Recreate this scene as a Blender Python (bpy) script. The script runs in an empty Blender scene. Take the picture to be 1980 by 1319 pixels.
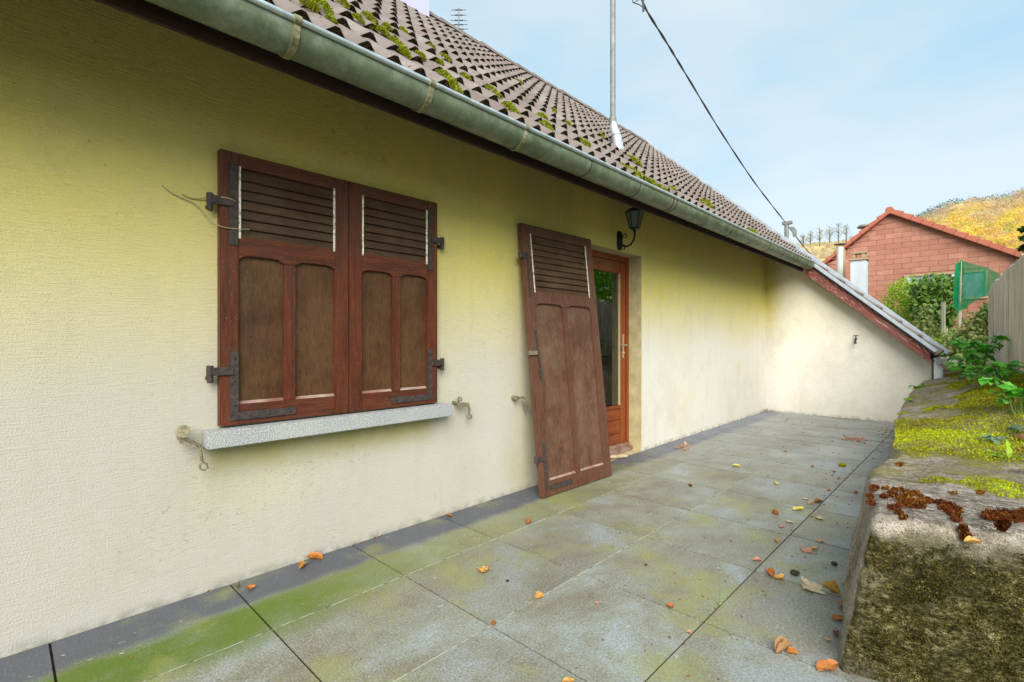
import bpy, bmesh, math, random
from mathutils import Vector, Matrix, noise
import numpy as np
random.seed(7)
R = random.Random(11)
SC = bpy.context.scene
COL = SC.collection
rad = math.radians

# ------------------------------------------------------------------ camera
F_PX = 949.0; EYE = 1.1; CAM_X = 2.464; YAW = rad(43.8)
S_, C_ = math.sin(YAW), math.cos(YAW)
cam_d = bpy.data.cameras.new('camera'); cam = bpy.data.objects.new('camera', cam_d); COL.objects.link(cam)
cam.location = (CAM_X, 0, EYE); cam.rotation_euler = (rad(90), 0, YAW)
cam_d.sensor_width = 36; cam_d.lens = 36 * F_PX / 1980; cam_d.clip_start = .05; cam_d.clip_end = 3000
SC.camera = cam

# ------------------------------------------------------------------ world and sun
SUN_EL, SUN_AZ = 35, 136
world = bpy.data.worlds.new('World'); SC.world = world; world.use_nodes = True
wn = world.node_tree; wn.nodes.clear()
wo = wn.nodes.new('ShaderNodeOutputWorld')
sky = wn.nodes.new('ShaderNodeTexSky'); sky.sky_type = 'NISHITA'; sky.sun_disc = False
sky.sun_elevation = rad(SUN_EL); sky.sun_rotation = rad(SUN_AZ)
b1 = wn.nodes.new('ShaderNodeBackground'); b1.inputs[1].default_value = .1
wn.links.new(sky.outputs[0], b1.inputs[0])
b2 = wn.nodes.new('ShaderNodeBackground'); b2.inputs[1].default_value = .45
tc = wn.nodes.new('ShaderNodeTexCoord'); mp = wn.nodes.new('ShaderNodeMapping'); mp.inputs['Scale'].default_value = (1.2, 1.2, 3.0)
nz = wn.nodes.new('ShaderNodeTexNoise'); nz.inputs['Scale'].default_value = 1.15; nz.inputs['Detail'].default_value = 5; nz.inputs['Roughness'].default_value = .5
wn.links.new(tc.outputs['Generated'], mp.inputs[0]); wn.links.new(mp.outputs[0], nz.inputs[0])
cr = wn.nodes.new('ShaderNodeValToRGB')
cr.color_ramp.elements[0].position = .40; cr.color_ramp.elements[0].color = (.55, .83, 1.0, 1)
cr.color_ramp.elements[1].position = .60; cr.color_ramp.elements[1].color = (.84, .97, 1.03, 1)
wn.links.new(nz.outputs['Fac'], cr.inputs[0]); wn.links.new(cr.outputs[0], b2.inputs[0])
mx = wn.nodes.new('ShaderNodeMixShader'); mx.inputs[0].default_value = .82
wn.links.new(b1.outputs[0], mx.inputs[1]); wn.links.new(b2.outputs[0], mx.inputs[2]); wn.links.new(mx.outputs[0], wo.inputs[0])
sun_d = bpy.data.lights.new('sun', 'SUN'); sun = bpy.data.objects.new('sun', sun_d); COL.objects.link(sun)
sun_d.energy = 2.75; sun_d.angle = rad(48); sun_d.color = (1, .96, .88)
sd = Vector((math.sin(rad(SUN_AZ)) * math.cos(rad(SUN_EL)), math.cos(rad(SUN_AZ)) * math.cos(rad(SUN_EL)), math.sin(rad(SUN_EL))))
sun.rotation_euler = sd.to_track_quat('Z', 'Y').to_euler()
vs = SC.view_settings; vs.view_transform = 'Standard'; vs.look = 'None'; vs.exposure = 1.1; vs.gamma = 1; vs.use_curve_mapping = False
SC.cycles.use_denoising = True
SC.cycles.max_bounces = 8; SC.cycles.transparent_max_bounces = 12

# ------------------------------------------------------------------ layout helpers (survey rays from the photograph)
def ray(u, v):
    r = (u - 990) / F_PX; h = -(v - 659.5) / F_PX
    return Vector((-S_ + C_ * r, C_ + S_ * r, h))
def at(u, v, X=None, Y=None, Z=None, t=None, plane=None):
    d = ray(u, v); o = Vector((CAM_X, 0, EYE))
    if X is not None: t = (X - CAM_X) / d.x
    elif Y is not None: t = Y / d.y
    elif Z is not None: t = (Z - EYE) / d.z
    elif plane is not None:
        p, n = plane; t = (p - o).dot(n) / d.dot(n)
    return o + d * t

# ------------------------------------------------------------------ node materials
class M:
    def __init__(s, name, rough=.7, metal=0, spec=.3, color=(.5, .5, .5)):
        s.m = bpy.data.materials.new(name); s.m.use_nodes = True; s.nt = s.m.node_tree
        s.b = s.nt.nodes['Principled BSDF']; s.b.inputs['Roughness'].default_value = rough
        s.b.inputs['Metallic'].default_value = metal; s.b.inputs['Specular IOR Level'].default_value = spec
        s.b.inputs['Base Color'].default_value = (*color, 1)
        s._pos = None
    def n(s, t, **k):
        q = s.nt.nodes.new('ShaderNode' + t)
        for a, b in k.items(): setattr(q, a, b)
        return q
    def lk(s, a, b): s.nt.links.new(a, b)
    def pos(s):
        if s._pos is None: s._pos = s.n('NewGeometry').outputs['Position']
        return s._pos
    def objc(s): return s.n('TexCoord').outputs['Object']
    def noise(s, scale=1, detail=4, rough=.55, vec=None, co=None, dist=0, rotY=0):
        mpn = s.n('Mapping'); mpn.inputs['Scale'].default_value = vec or (1, 1, 1); co = co if co is not None else s.pos()
        if rotY:
            m0 = s.n('Mapping'); m0.inputs['Rotation'].default_value = (0, rotY, 0); s.lk(co, m0.inputs[0]); co = m0.outputs[0]
        s.lk(co, mpn.inputs[0])
        q = s.n('TexNoise'); q.inputs['Scale'].default_value = scale; q.inputs['Detail'].default_value = detail
        q.inputs['Roughness'].default_value = rough; q.inputs['Distortion'].default_value = dist
        s.lk(mpn.outputs[0], q.inputs['Vector']); return q.outputs['Fac']
    def mixvec(s, amt):
        n_ = s.n('TexNoise'); n_.inputs['Scale'].default_value = 6; n_.inputs['Detail'].default_value = 4; s.lk(s.pos(), n_.inputs['Vector'])
        v = s.n('VectorMath', operation='MULTIPLY_ADD'); s.lk(n_.outputs['Color'], v.inputs[0]); v.inputs[1].default_value = (amt, amt, amt); s.lk(s.pos(), v.inputs[2]); return v.outputs[0]
    def randpos(s, amt=9):
        c = s.n('CombineXYZ'); q = s.math('MULTIPLY', s.rnd(), amt); s.lk(q, c.inputs[0]); s.lk(q, c.inputs[2])
        v = s.n('VectorMath', operation='ADD'); s.lk(c.outputs[0], v.inputs[0]); s.lk(s.pos(), v.inputs[1]); return v.outputs[0]
    def voro(s, scale, vec=None, co=None, out='Distance', feature='F1'):
        mpn = s.n('Mapping'); mpn.inputs['Scale'].default_value = vec or (1, 1, 1)
        s.lk(co if co is not None else s.pos(), mpn.inputs[0])
        q = s.n('TexVoronoi'); q.feature = feature; q.inputs['Scale'].default_value = scale
        s.lk(mpn.outputs[0], q.inputs['Vector']); return q.outputs[out]
    def ramp(s, fac, stops, interp='LINEAR'):
        q = s.n('ValToRGB'); e = q.color_ramp; e.interpolation = interp
        while len(e.elements) < len(stops): e.elements.new(.5)
        for el, (p, c) in zip(e.elements, stops):
            el.position = p; el.color = (*c, 1) if isinstance(c, tuple) else (c, c, c, 1)
        s.lk(fac, q.inputs[0]); return q.outputs[0]
    def mix(s, fac, a, b, mode='MIX'):
        q = s.n('Mix', data_type='RGBA', blend_type=mode)
        for i, v in ((0, fac), (6, a), (7, b)):
            if isinstance(v, tuple): q.inputs[i].default_value = (*v, 1)
            elif isinstance(v, (int, float)): q.inputs[i].default_value = v
            else: s.lk(v, q.inputs[i])
        return q.outputs[2]
    def math(s, op, a, b=0, clamp=False):
        q = s.n('Math', operation=op); q.use_clamp = clamp
        for i, v in ((0, a), (1, b)):
            if isinstance(v, (int, float)): q.inputs[i].default_value = v
            else: s.lk(v, q.inputs[i])
        return q.outputs[0]
    def mr(s, v, a, b, c=0, d=1):
        q = s.n('MapRange', interpolation_type='SMOOTHSTEP')
        s.lk(v, q.inputs[0])
        for i, x in enumerate((a, b, c, d)): q.inputs[1 + i].default_value = x
        return q.outputs[0]
    def xyz(s, co=None):
        q = s.n('SeparateXYZ'); s.lk(co if co is not None else s.pos(), q.inputs[0]); return q.outputs
    def rnd(s): return s.n('ObjectInfo').outputs['Random']
    def attr(s, name='rnd'):
        q = s.n('Attribute'); q.attribute_name = name; return q.outputs['Fac']
    def col(s, c): s.lk(c, s.b.inputs['Base Color']); return s
    def rough(s, c): s.lk(c, s.b.inputs['Roughness']); return s
    def bump(s, h, dist=.01, strength=1):
        q = s.n('Bump'); q.inputs['Distance'].default_value = dist; q.inputs['Strength'].default_value = strength
        s.lk(h, q.inputs['Height']); s.lk(q.outputs[0], s.b.inputs['Normal']); return s

def leafmat(name, c0, c1, c2=None, trans=.35, nscale=3, gloss=.35):
    m = M(name, rough=.5, spec=gloss)
    stops = [(.0, c0), (.55, c1), (1, c2 or c1)]
    f = m.math('ADD', m.math('MULTIPLY', m.attr(), .6), m.math('MULTIPLY', m.noise(nscale, 2), .4))
    c = m.ramp(f, stops); m.col(c)
    t = m.n('BsdfTranslucent'); m.lk(c, t.inputs[0])
    x = m.n('MixShader'); x.inputs[0].default_value = trans
    m.lk(m.b.outputs[0], x.inputs[1]); m.lk(t.outputs[0], x.inputs[2])
    m.lk(x.outputs[0], m.nt.nodes['Material Output'].inputs[0])
    return m.m

# stucco -------------------------------------------------------------------
def stucco(name, main=True):
    m = M(name, rough=.92, spec=.12)
    X, Y, Z = m.xyz()
    drag = m.noise(1, 3, .6, vec=(16, 13, 170), dist=.12)
    grit = m.noise(170, 3, .7)
    big = m.noise(.9, 4, .6)
    # yellow-olive tone of the shade under the eaves, painted into the upper wall
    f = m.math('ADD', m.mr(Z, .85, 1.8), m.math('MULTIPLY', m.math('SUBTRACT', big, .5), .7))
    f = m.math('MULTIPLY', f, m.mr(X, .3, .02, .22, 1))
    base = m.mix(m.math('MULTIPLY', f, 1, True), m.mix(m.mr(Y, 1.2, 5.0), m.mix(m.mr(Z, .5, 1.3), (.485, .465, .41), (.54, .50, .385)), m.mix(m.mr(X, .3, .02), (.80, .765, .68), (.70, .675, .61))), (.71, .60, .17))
    dirt = m.ramp(m.noise(2.3, 6, .68, vec=(1, 1, .7)), [(.48, 0.0), (.75, 1.0)])
    base = m.mix(m.math('MULTIPLY', dirt, .38), base, (.42, .39, .26))
    speck = m.ramp(m.noise(38, 3, .7), [(.66, 0.0), (.74, 1.0)])
    patch = m.ramp(m.noise(1.7, 3), [(.45, 0.0), (.62, 1.0)])
    base = m.mix(m.math('MULTIPLY', m.math('MULTIPLY', speck, patch), .7), base, (.17, .15, .08))
    clus = m.math('MULTIPLY', m.ramp(m.noise(26, 6, .8, dist=.5), [(.57, 0.0), (.63, 1.0)]), m.ramp(m.noise(1.3, 3, .6), [(.48, 0.0), (.62, 1.0)]))
    base = m.mix(m.math('MULTIPLY', m.math('MULTIPLY', clus, m.mr(Y, 3.0, 1.2, .25, 1)), .5), base, (.26, .24, .13))
    streak = m.math('MULTIPLY', m.ramp(m.noise(1, 5, .7, vec=(1, 9, .7)), [(.54, 0.0), (.72, 1.0)]), m.ramp(m.noise(.8, 2), [(.42, 0.0), (.6, 1.0)]))
    base = m.mix(m.math('MULTIPLY', streak, .28), base, (.36, .34, .22))
    # fine grime caught in the combed grooves
    gr = m.ramp(drag, [(.36, 1.0), (.52, 0.0)])
    base = m.mix(m.math('MULTIPLY', gr, .13), base, (.40, .35, .20))
    gg = m.ramp(grit, [(.3, 1.0), (.5, 0.0)])
    base = m.mix(m.math('MULTIPLY', gg, .30), base, (.40, .37, .26))
    ce = m.voro(3.2, vec=(1, 1, 1.1), co=m.mixvec(.10), feature='DISTANCE_TO_EDGE')
    crack = m.math('MULTIPLY', m.ramp(ce, [(.0, 1.0), (.013, 0.0)]), m.ramp(m.noise(1.9, 3), [(.50, 0.0), (.60, 1.0)]))
    base = m.mix(m.math('MULTIPLY', crack, .10), base, (.26, .23, .12))
    pits = m.math('MULTIPLY', m.ramp(m.noise(62, 2, .6), [(.70, 0.0), (.735, 1.0)]), m.ramp(m.noise(3.1, 2), [(.40, 0.0), (.55, 1.0)]))
    base = m.mix(m.math('MULTIPLY', pits, .6), base, (.20, .18, .10))
    if main:
        # algae stain below the window sill
        yb = m.math('MULTIPLY', m.mr(Y, .55, .72), m.mr(Y, 1.95, 1.8))
        zb = m.math('MULTIPLY', m.mr(Z, .44, .60), m.mr(Z, .74, .66))
        st = m.math('MULTIPLY', m.math('MULTIPLY', yb, zb), m.ramp(m.noise(5, 4), [(.25, .5), (.6, 1.0)]))
        base = m.mix(m.math('MULTIPLY', st, .75), base, (.33, .29, .07))
        # soft shade around the loose shutter painted into the colour, and dark marks low on the wall
        yb = m.math('MULTIPLY', m.mr(Y, 2.35, 2.75), m.mr(Y, 3.42, 3.2))
        st = m.math('MULTIPLY', yb, m.ramp(m.noise(3, 4, vec=(1, 1, .5)), [(.2, .4), (.6, 1.0)]))
        base = m.mix(m.math('MULTIPLY', st, .45), base, (.40, .36, .15))
        base = m.mix(m.math('MULTIPLY', m.math('MULTIPLY', m.mr(Z, .05, .0), m.ramp(m.noise(14, 3), [(.4, 0.0), (.6, 1.0)])), .6), base, (.24, .23, .2))
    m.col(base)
    h = m.math('ADD', m.math('MULTIPLY', drag, m.mr(Z, .7, 2.1, .45, 1.15)), m.math('MULTIPLY', grit, .75))
    m.bump(h, .0045, .85)
    return m.m
MAT = {}
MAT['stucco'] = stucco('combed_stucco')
MAT['reveal'] = (lambda m: m.col(m.mix(m.ramp(m.noise(9, 5, .65), [(.3, 0.0), (.7, 1.0)]), (.34, .29, .15), (.55, .47, .27))).bump(m.noise(70, 4, .7), .006, .8).m)(M('door_reveal_plaster', rough=.95, spec=.1))

# slabs --------------------------------------------------------------------
def slabmat():
    m = M('porcelain_slab', rough=.4, spec=.45)
    X, Y, Z = m.xyz()
    rpz = m.randpos(); a = m.noise(1.9, 6, .62, vec=(1, .8, 1), dist=.5, co=rpz); b = m.noise(6, 6, .68, dist=.5); g = m.noise(95, 4, .85, vec=(1, 1.5, 1), dist=.3)
    f = m.math('ADD', m.math('MULTIPLY', a, .7), m.math('MULTIPLY', b, .3))
    base = m.ramp(f, [(.34, (.135, .115, .085)), (.43, (.195, .18, .135)), (.52, (.25, .258, .21)), (.61, (.31, .345, .365))])
    base = m.mix(m.ramp(m.rnd(), [(0, 0.0), (1, .5)]), base, (.165, .15, .12))
    # bluish grazing sheen on the far slabs, painted into the colour
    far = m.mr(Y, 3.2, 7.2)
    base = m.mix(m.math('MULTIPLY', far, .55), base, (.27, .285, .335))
    damp = m.math('MULTIPLY', m.ramp(m.noise(1.0, 4, .6, vec=(1.1, 2.6, 1)), [(.50, 0.0), (.56, 1.0)]), m.math('MULTIPLY', m.mr(Y, 5.2, 6.2), m.mr(X, .75, 1.0)))
    base = m.mix(m.math('MULTIPLY', damp, .7), base, (.13, .125, .085))
    base = m.mix(m.math('MULTIPLY', m.ramp(g, [(.36, 1.0), (.49, 0.0)]), .55), base, (.13, .12, .085))
    base = m.mix(m.math('MULTIPLY', m.ramp(g, [(.51, 0.0), (.64, 1.0)]), .45), base, (.52, .54, .50))
    base = m.mix(m.math('MULTIPLY', m.ramp(m.noise(4.5, 6, .7, vec=(1.8, .7, 1), dist=.8), [(.52, 0.0), (.66, 1.0)]), .35), base, (.17, .145, .10))
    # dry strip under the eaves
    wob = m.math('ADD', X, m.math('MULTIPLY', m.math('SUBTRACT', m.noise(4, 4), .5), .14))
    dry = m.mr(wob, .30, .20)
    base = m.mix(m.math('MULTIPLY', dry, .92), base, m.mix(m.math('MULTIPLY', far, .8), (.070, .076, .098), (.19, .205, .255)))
    # algae along the drip line of the gutter
    band = m.math('MULTIPLY', m.mr(wob, .21, .30), m.mr(wob, .66, .42))
    fall = m.math('ADD', m.math('MULTIPLY', m.mr(Y, 2.1, .5), .68), m.math('MULTIPLY', m.mr(Y, 4.8, 2.5), .42))
    alg = m.math('MULTIPLY', m.math('MULTIPLY', band, fall), m.ramp(m.noise(7, 5, .65), [(.2, .6), (.6, 1.0)]), True)
    base = m.mix(alg, base, m.mix(m.mr(Y, .3, 2.4), (.082, .135, .004), (.21, .225, .035)))
    al2 = m.math('MULTIPLY', m.ramp(m.noise(2.1, 5, .6), [(.52, 0.0), (.66, 1.0)]), m.mr(Y, 5, 3))
    base = m.mix(m.math('MULTIPLY', al2, .62), base, (.27, .28, .075))
    base = m.mix(m.math('MULTIPLY', m.ramp(g, [(.36, 1.0), (.49, 0.0)]), .30), base, (.06, .06, .05))
    base = m.mix(m.math('MULTIPLY', m.ramp(g, [(.54, 0.0), (.64, 1.0)]), .16), base, (.40, .42, .38))
    sp = m.ramp(m.noise(60, 2, .6, vec=(1, .35, 1)), [(.71, 0.0), (.74, 1.0)])
    base = m.mix(m.math('MULTIPLY', sp, .6), base, (.6, .62, .62))
    m.col(base)
    m.rough(m.ramp(m.noise(2.5, 4), [(.3, .34), (.7, .62)]))
    m.bump(m.math('ADD', m.math('MULTIPLY', g, .5), b), .0025, .5)
    return m.m
MAT['slab'] = slabmat()
MAT['joint'] = (lambda m: m.col(m.ramp(m.noise(25, 4), [(.3, (.012, .010, .008)), (.7, (.04, .036, .026))])).m)(M('joint_dirt', rough=1, spec=.05))
MAT['joint_sand'] = (lambda m: m.col(m.ramp(m.noise(25, 4), [(.36, (.12, .12, .095)), (.52, (.40, .40, .33))])).m)(M('joint_sand', rough=1, spec=.05))

# roof ---------------------------------------------------------------------
def tilemat():
    m = M('concrete_tile', rough=.85, spec=.2)
    o = m.pos()
    c = m.ramp(m.noise(3, 5, .6), [(.3, (.155, .125, .11)), (.5, (.225, .19, .172)), (.72, (.32, .285, .26))])
    c = m.mix(m.ramp(m.rnd(), [(0, 0.0), (1, .65)]), c, (.17, .13, .11))
    c = m.mix(m.math('MULTIPLY', m.ramp(m.noise(220, 2, .8), [(.35, 1.0), (.55, 0.0)]), .35), c, (.16, .12, .12))
    sp = m.math('MULTIPLY', m.ramp(m.noise(52, 3, .6), [(.62, 0.0), (.68, 1.0)]), m.ramp(m.noise(5, 3), [(.42, 0.0), (.6, 1.0)]))
    c = m.mix(sp, c, (.05, .04, .035))
    li = m.ramp(m.noise(7, 5, .7), [(.62, 0.0), (.75, 1.0)])
    c = m.mix(m.math('MULTIPLY', li, .5), c, (.40, .39, .28))
    m.col(c); m.bump(m.noise(160, 3, .8), .003, .6)
    return m.m
MAT['tile'] = tilemat()
MAT['tile_end'] = (lambda m: m.col(m.ramp(m.noise(40, 5, .7), [(.35, (.018, .013, .010)), (.6, (.055, .045, .02)), (.75, (.13, .10, .06))])).bump(m.noise(90, 4, .8), .012, 1).m)(M('mossy_tile_end', rough=1, spec=.05))
MAT['moss_dark'] = leafmat('dark_moss', (.022, .015, .010), (.06, .043, .022), (.15, .13, .035), .1, 14, .1)
MAT['moss_bright'] = leafmat('bright_moss', (.10, .11, .01), (.27, .31, .015), (.46, .50, .05), .25, 25, .1)
MAT['moss_wall'] = leafmat('yellow_green_moss', (.085, .075, .006), (.33, .33, .010), (.56, .74, .008), .2, 9, .1)
MAT['moss_red'] = leafmat('rusty_moss', (.045, .012, .006), (.16, .045, .012), (.36, .19, .02), .2, 18, .1)
MAT['zinc'] = (lambda m: m.col(m.mix(m.ramp(m.noise(11, 6, .75), [(.45, 0.0), (.7, .75)]), m.ramp(m.noise(2.2, 5, .6), [(.3, (.095, .125, .07)), (.7, (.17, .20, .13))]), (.30, .33, .26))).rough(m.ramp(m.noise(14, 4), [(.3, .35), (.7, .6)])).m)(M('weathered_zinc', rough=.5, metal=.15, spec=.4))
MAT['zinc_bracket'] = (lambda m: m.col(m.ramp(m.noise(30, 5, .7), [(.35, (.14, .13, .06)), (.65, (.34, .34, .22))])).m)(M('lichen_zinc', rough=.7, metal=.2))
MAT['lip'] = (lambda m: m.col(m.ramp(m.noise(20, 4), [(.3, (.42, .48, .5)), (.7, (.62, .68, .72))])).m)(M('sky_lit_zinc_edge', rough=.35, metal=.6, spec=.6))  # gutter zinc again, with the brightness of the sky painted into its colour
MAT['flash'] = (lambda m: m.col(m.ramp(m.noise(9, 4), [(.3, (.50, .55, .62)), (.7, (.68, .73, .80))])).m)(M('zinc_flashing', rough=.35, metal=.5, spec=.5))
MAT['fascia'] = (lambda m: m.col(m.ramp(m.noise(4, 5, .7, vec=(1, .4, 8)), [(.3, (.020, .010, .009)), (.7, (.055, .028, .024))])).m)(M('dark_fascia', rough=.8))
def wood(name, c0, c1, dust, rough=.5, vec=(3, 40, 2), dfac=.4, spec=.35):
    m = M(name, rough=rough, spec=spec); o = m.pos()
    g = m.noise(1.3, 5, .6, vec=vec, dist=.4)
    c = m.ramp(g, [(.3, c0), (.7, c1)])
    c = m.mix(m.math('MULTIPLY', m.ramp(m.noise(4, 5, .7), [(.38, 0.0), (.64, 1.0)]), dfac), c, dust)
    c = m.mix(m.math('MULTIPLY', m.ramp(m.noise(110, 2, .6), [(.68, 0.0), (.73, 1.0)]), .4), c, (.34, .25, .17))
    fine = m.noise(1, 4, .75, vec=tuple(k * 7 for k in vec), dist=.2)
    c = m.mix(m.math('MULTIPLY', m.ramp(fine, [(.40, 1.0), (.5, 0.0)]), .32), c, tuple(k * .4 for k in c0))
    c = m.mix(m.math('MULTIPLY', m.ramp(fine, [(.55, 0.0), (.68, 1.0)]), .35), c, tuple(min(1, k * 1.7) for k in c1))
    m.col(c); m.bump(m.math('ADD', g, m.math('MULTIPLY', fine, .5)), .0018, .9)
    m.rough(m.ramp(m.noise(6, 4), [(.3, rough - .12), (.7, rough + .15)]))
    return m.m
MAT['shutter'] = wood('red_stained_wood', (.060, .014, .007), (.150, .036, .014), (.075, .035, .018), .45, (20, 20, 1.6))
MAT['shutter_rail'] = wood('red_stained_wood_rail', (.060, .014, .007), (.150, .036, .014), (.072, .032, .016), .45, (20, 1.6, 20))
MAT['shutter_panel'] = wood('brown_dusty_panel', (.042, .016, .007), (.092, .035, .013), (.12, .06, .022), .5, (20, 16, 2.2), .7)
MAT['slat'] = wood('dusty_brown_slat', (.040, .016, .009), (.075, .036, .017), (.10, .07, .035), .55, (20, 1.6, 20), .5)
MAT['old_wood'] = wood('faded_brown_wood', (.075, .028, .017), (.135, .053, .032), (.13, .07, .042), .5, (20, 20, 1.6), .6)
MAT['old_panel'] = wood('faded_brown_panel', (.075, .032, .020), (.13, .060, .036), (.18, .11, .07), .45, (20, 14, 1.6), .7)
MAT['old_slat'] = wood('faded_brown_slat', (.045, .022, .012), (.085, .042, .022), (.12, .08, .04), .55, (20, 1.6, 20), .5)
MAT['white_strip'] = (lambda m: m.col(m.ramp(m.noise(60, 4, .7), [(.42, (.35, .28, .16)), (.52, (.78, .74, .60))])).m)(M('cream_strip', rough=.6))
MAT['iron'] = (lambda m: m.col(m.ramp(m.noise(45, 5, .7), [(.35, (.040, .032, .030)), (.62, (.085, .065, .058)), (.8, (.22, .17, .13))])).bump(m.noise(110, 4, .8), .002, .8).m)(M('rusty_iron', rough=.65, metal=.3))
MAT['iron_pale'] = (lambda m: m.col(m.ramp(m.noise(60, 5, .7), [(.35, (.12, .10, .06)), (.65, (.32, .28, .19))])).m)(M('weathered_iron', rough=.7, metal=.3))
MAT['granite'] = (lambda m: m.col(m.mix(m.ramp(m.noise(5, 4), [(.4, 0.0), (.7, .3)]), m.ramp(m.noise(210, 2, .9), [(.38, (.10, .105, .12)), (.47, (.28, .29, .30)), (.58, (.52, .53, .54))]), (.50, .50, .40))).bump(m.noise(200, 2), .002, .5).m)(M('granite_sill', rough=.8, spec=.25))
MAT['door'] = wood('varnished_orange_wood', (.15, .028, .006), (.29, .065, .014), (.30, .07, .015), .3, (20, 20, 1.6), .3, .5)
MAT['doorbar'] = wood('varnished_board', (.13, .022, .006), (.25, .052, .013), (.30, .07, .015), .32, (20, 1.8, 18), .4, .5)
MAT['sillwood'] = wood('worn_threshold_wood', (.16, .06, .04), (.30, .15, .11), (.45, .38, .32), .7, (20, 1.6, 20), .8)
MAT['gasket'] = M('glazing_bead', rough=.5, color=(.50, .38, .22)).m
MAT['handle'] = M('brushed_handle', rough=.3, metal=.8, color=(.7, .66, .55)).m
MAT['curtain'] = (lambda m: m.col(m.ramp(m.noise(2, 3, vec=(1, 30, .3)), [(.3, (.40, .45, .34)), (.7, (.66, .70, .56))])).m)(M('net_curtain', rough=.9))
MAT['room'] = M('dim_room', rough=1, color=(.06, .06, .05)).m
def glassmat():
    m = M('window_glass', rough=.02)
    fr = m.n('Fresnel'); fr.inputs[0].default_value = 2.1
    gl = m.n('BsdfGlossy'); gl.inputs['Roughness'].default_value = .01; gl.inputs[0].default_value = (.95, 1, .97, 1)
    tr = m.n('BsdfTransparent'); tr.inputs[0].default_value = (.75, .82, .78, 1)
    x = m.n('MixShader'); m.lk(fr.outputs[0], x.inputs[0]); m.lk(tr.outputs[0], x.inputs[1]); m.lk(gl.outputs[0], x.inputs[2])
    m.lk(x.outputs[0], m.nt.nodes['Material Output'].inputs[0]); return m.m
MAT['glass'] = glassmat()
MAT['lampmetal'] = (lambda m: m.col(m.ramp(m.noise(30, 4), [(.35, (.008, .012, .011)), (.7, (.030, .038, .034))])).m)(M('black_green_cast_metal', rough=.45, metal=.4)) 
def lampglass():
    m = M('dusty_lamp_glass', rough=.25)
    tr = m.n('BsdfTransparent'); tr.inputs[0].default_value = (.8, .85, .85, 1)
    m.b.inputs['Base Color'].default_value = (.30, .34, .33, 1)
    x = m.n('MixShader'); x.inputs[0].default_value = .55
    m.lk(tr.outputs[0], x.inputs[1]); m.lk(m.b.outputs[0], x.inputs[2]); m.lk(x.outputs[0], m.nt.nodes['Material Output'].inputs[0]); return m.m
MAT['lampglass'] = lampglass()
MAT['barge'] = (lambda m: m.col(m.mix(m.ramp(m.math('FRACT', m.math('MULTIPLY', m.noise(1.0, 2, .5, vec=(.9, 1, 7), dist=.9, rotY=-.7428), 22)), [(.0, .0), (.66, 0.0), (.78, .9), (.9, 0.0)]), m.ramp(m.noise(5, 4), [(.3, (.14, .034, .026)), (.7, (.23, .062, .045))]), (.55, .40, .34))).bump(m.noise(14, 5, .7, dist=2), .004, .8).m)(M('peeling_barge_paint', rough=.7))

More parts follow.
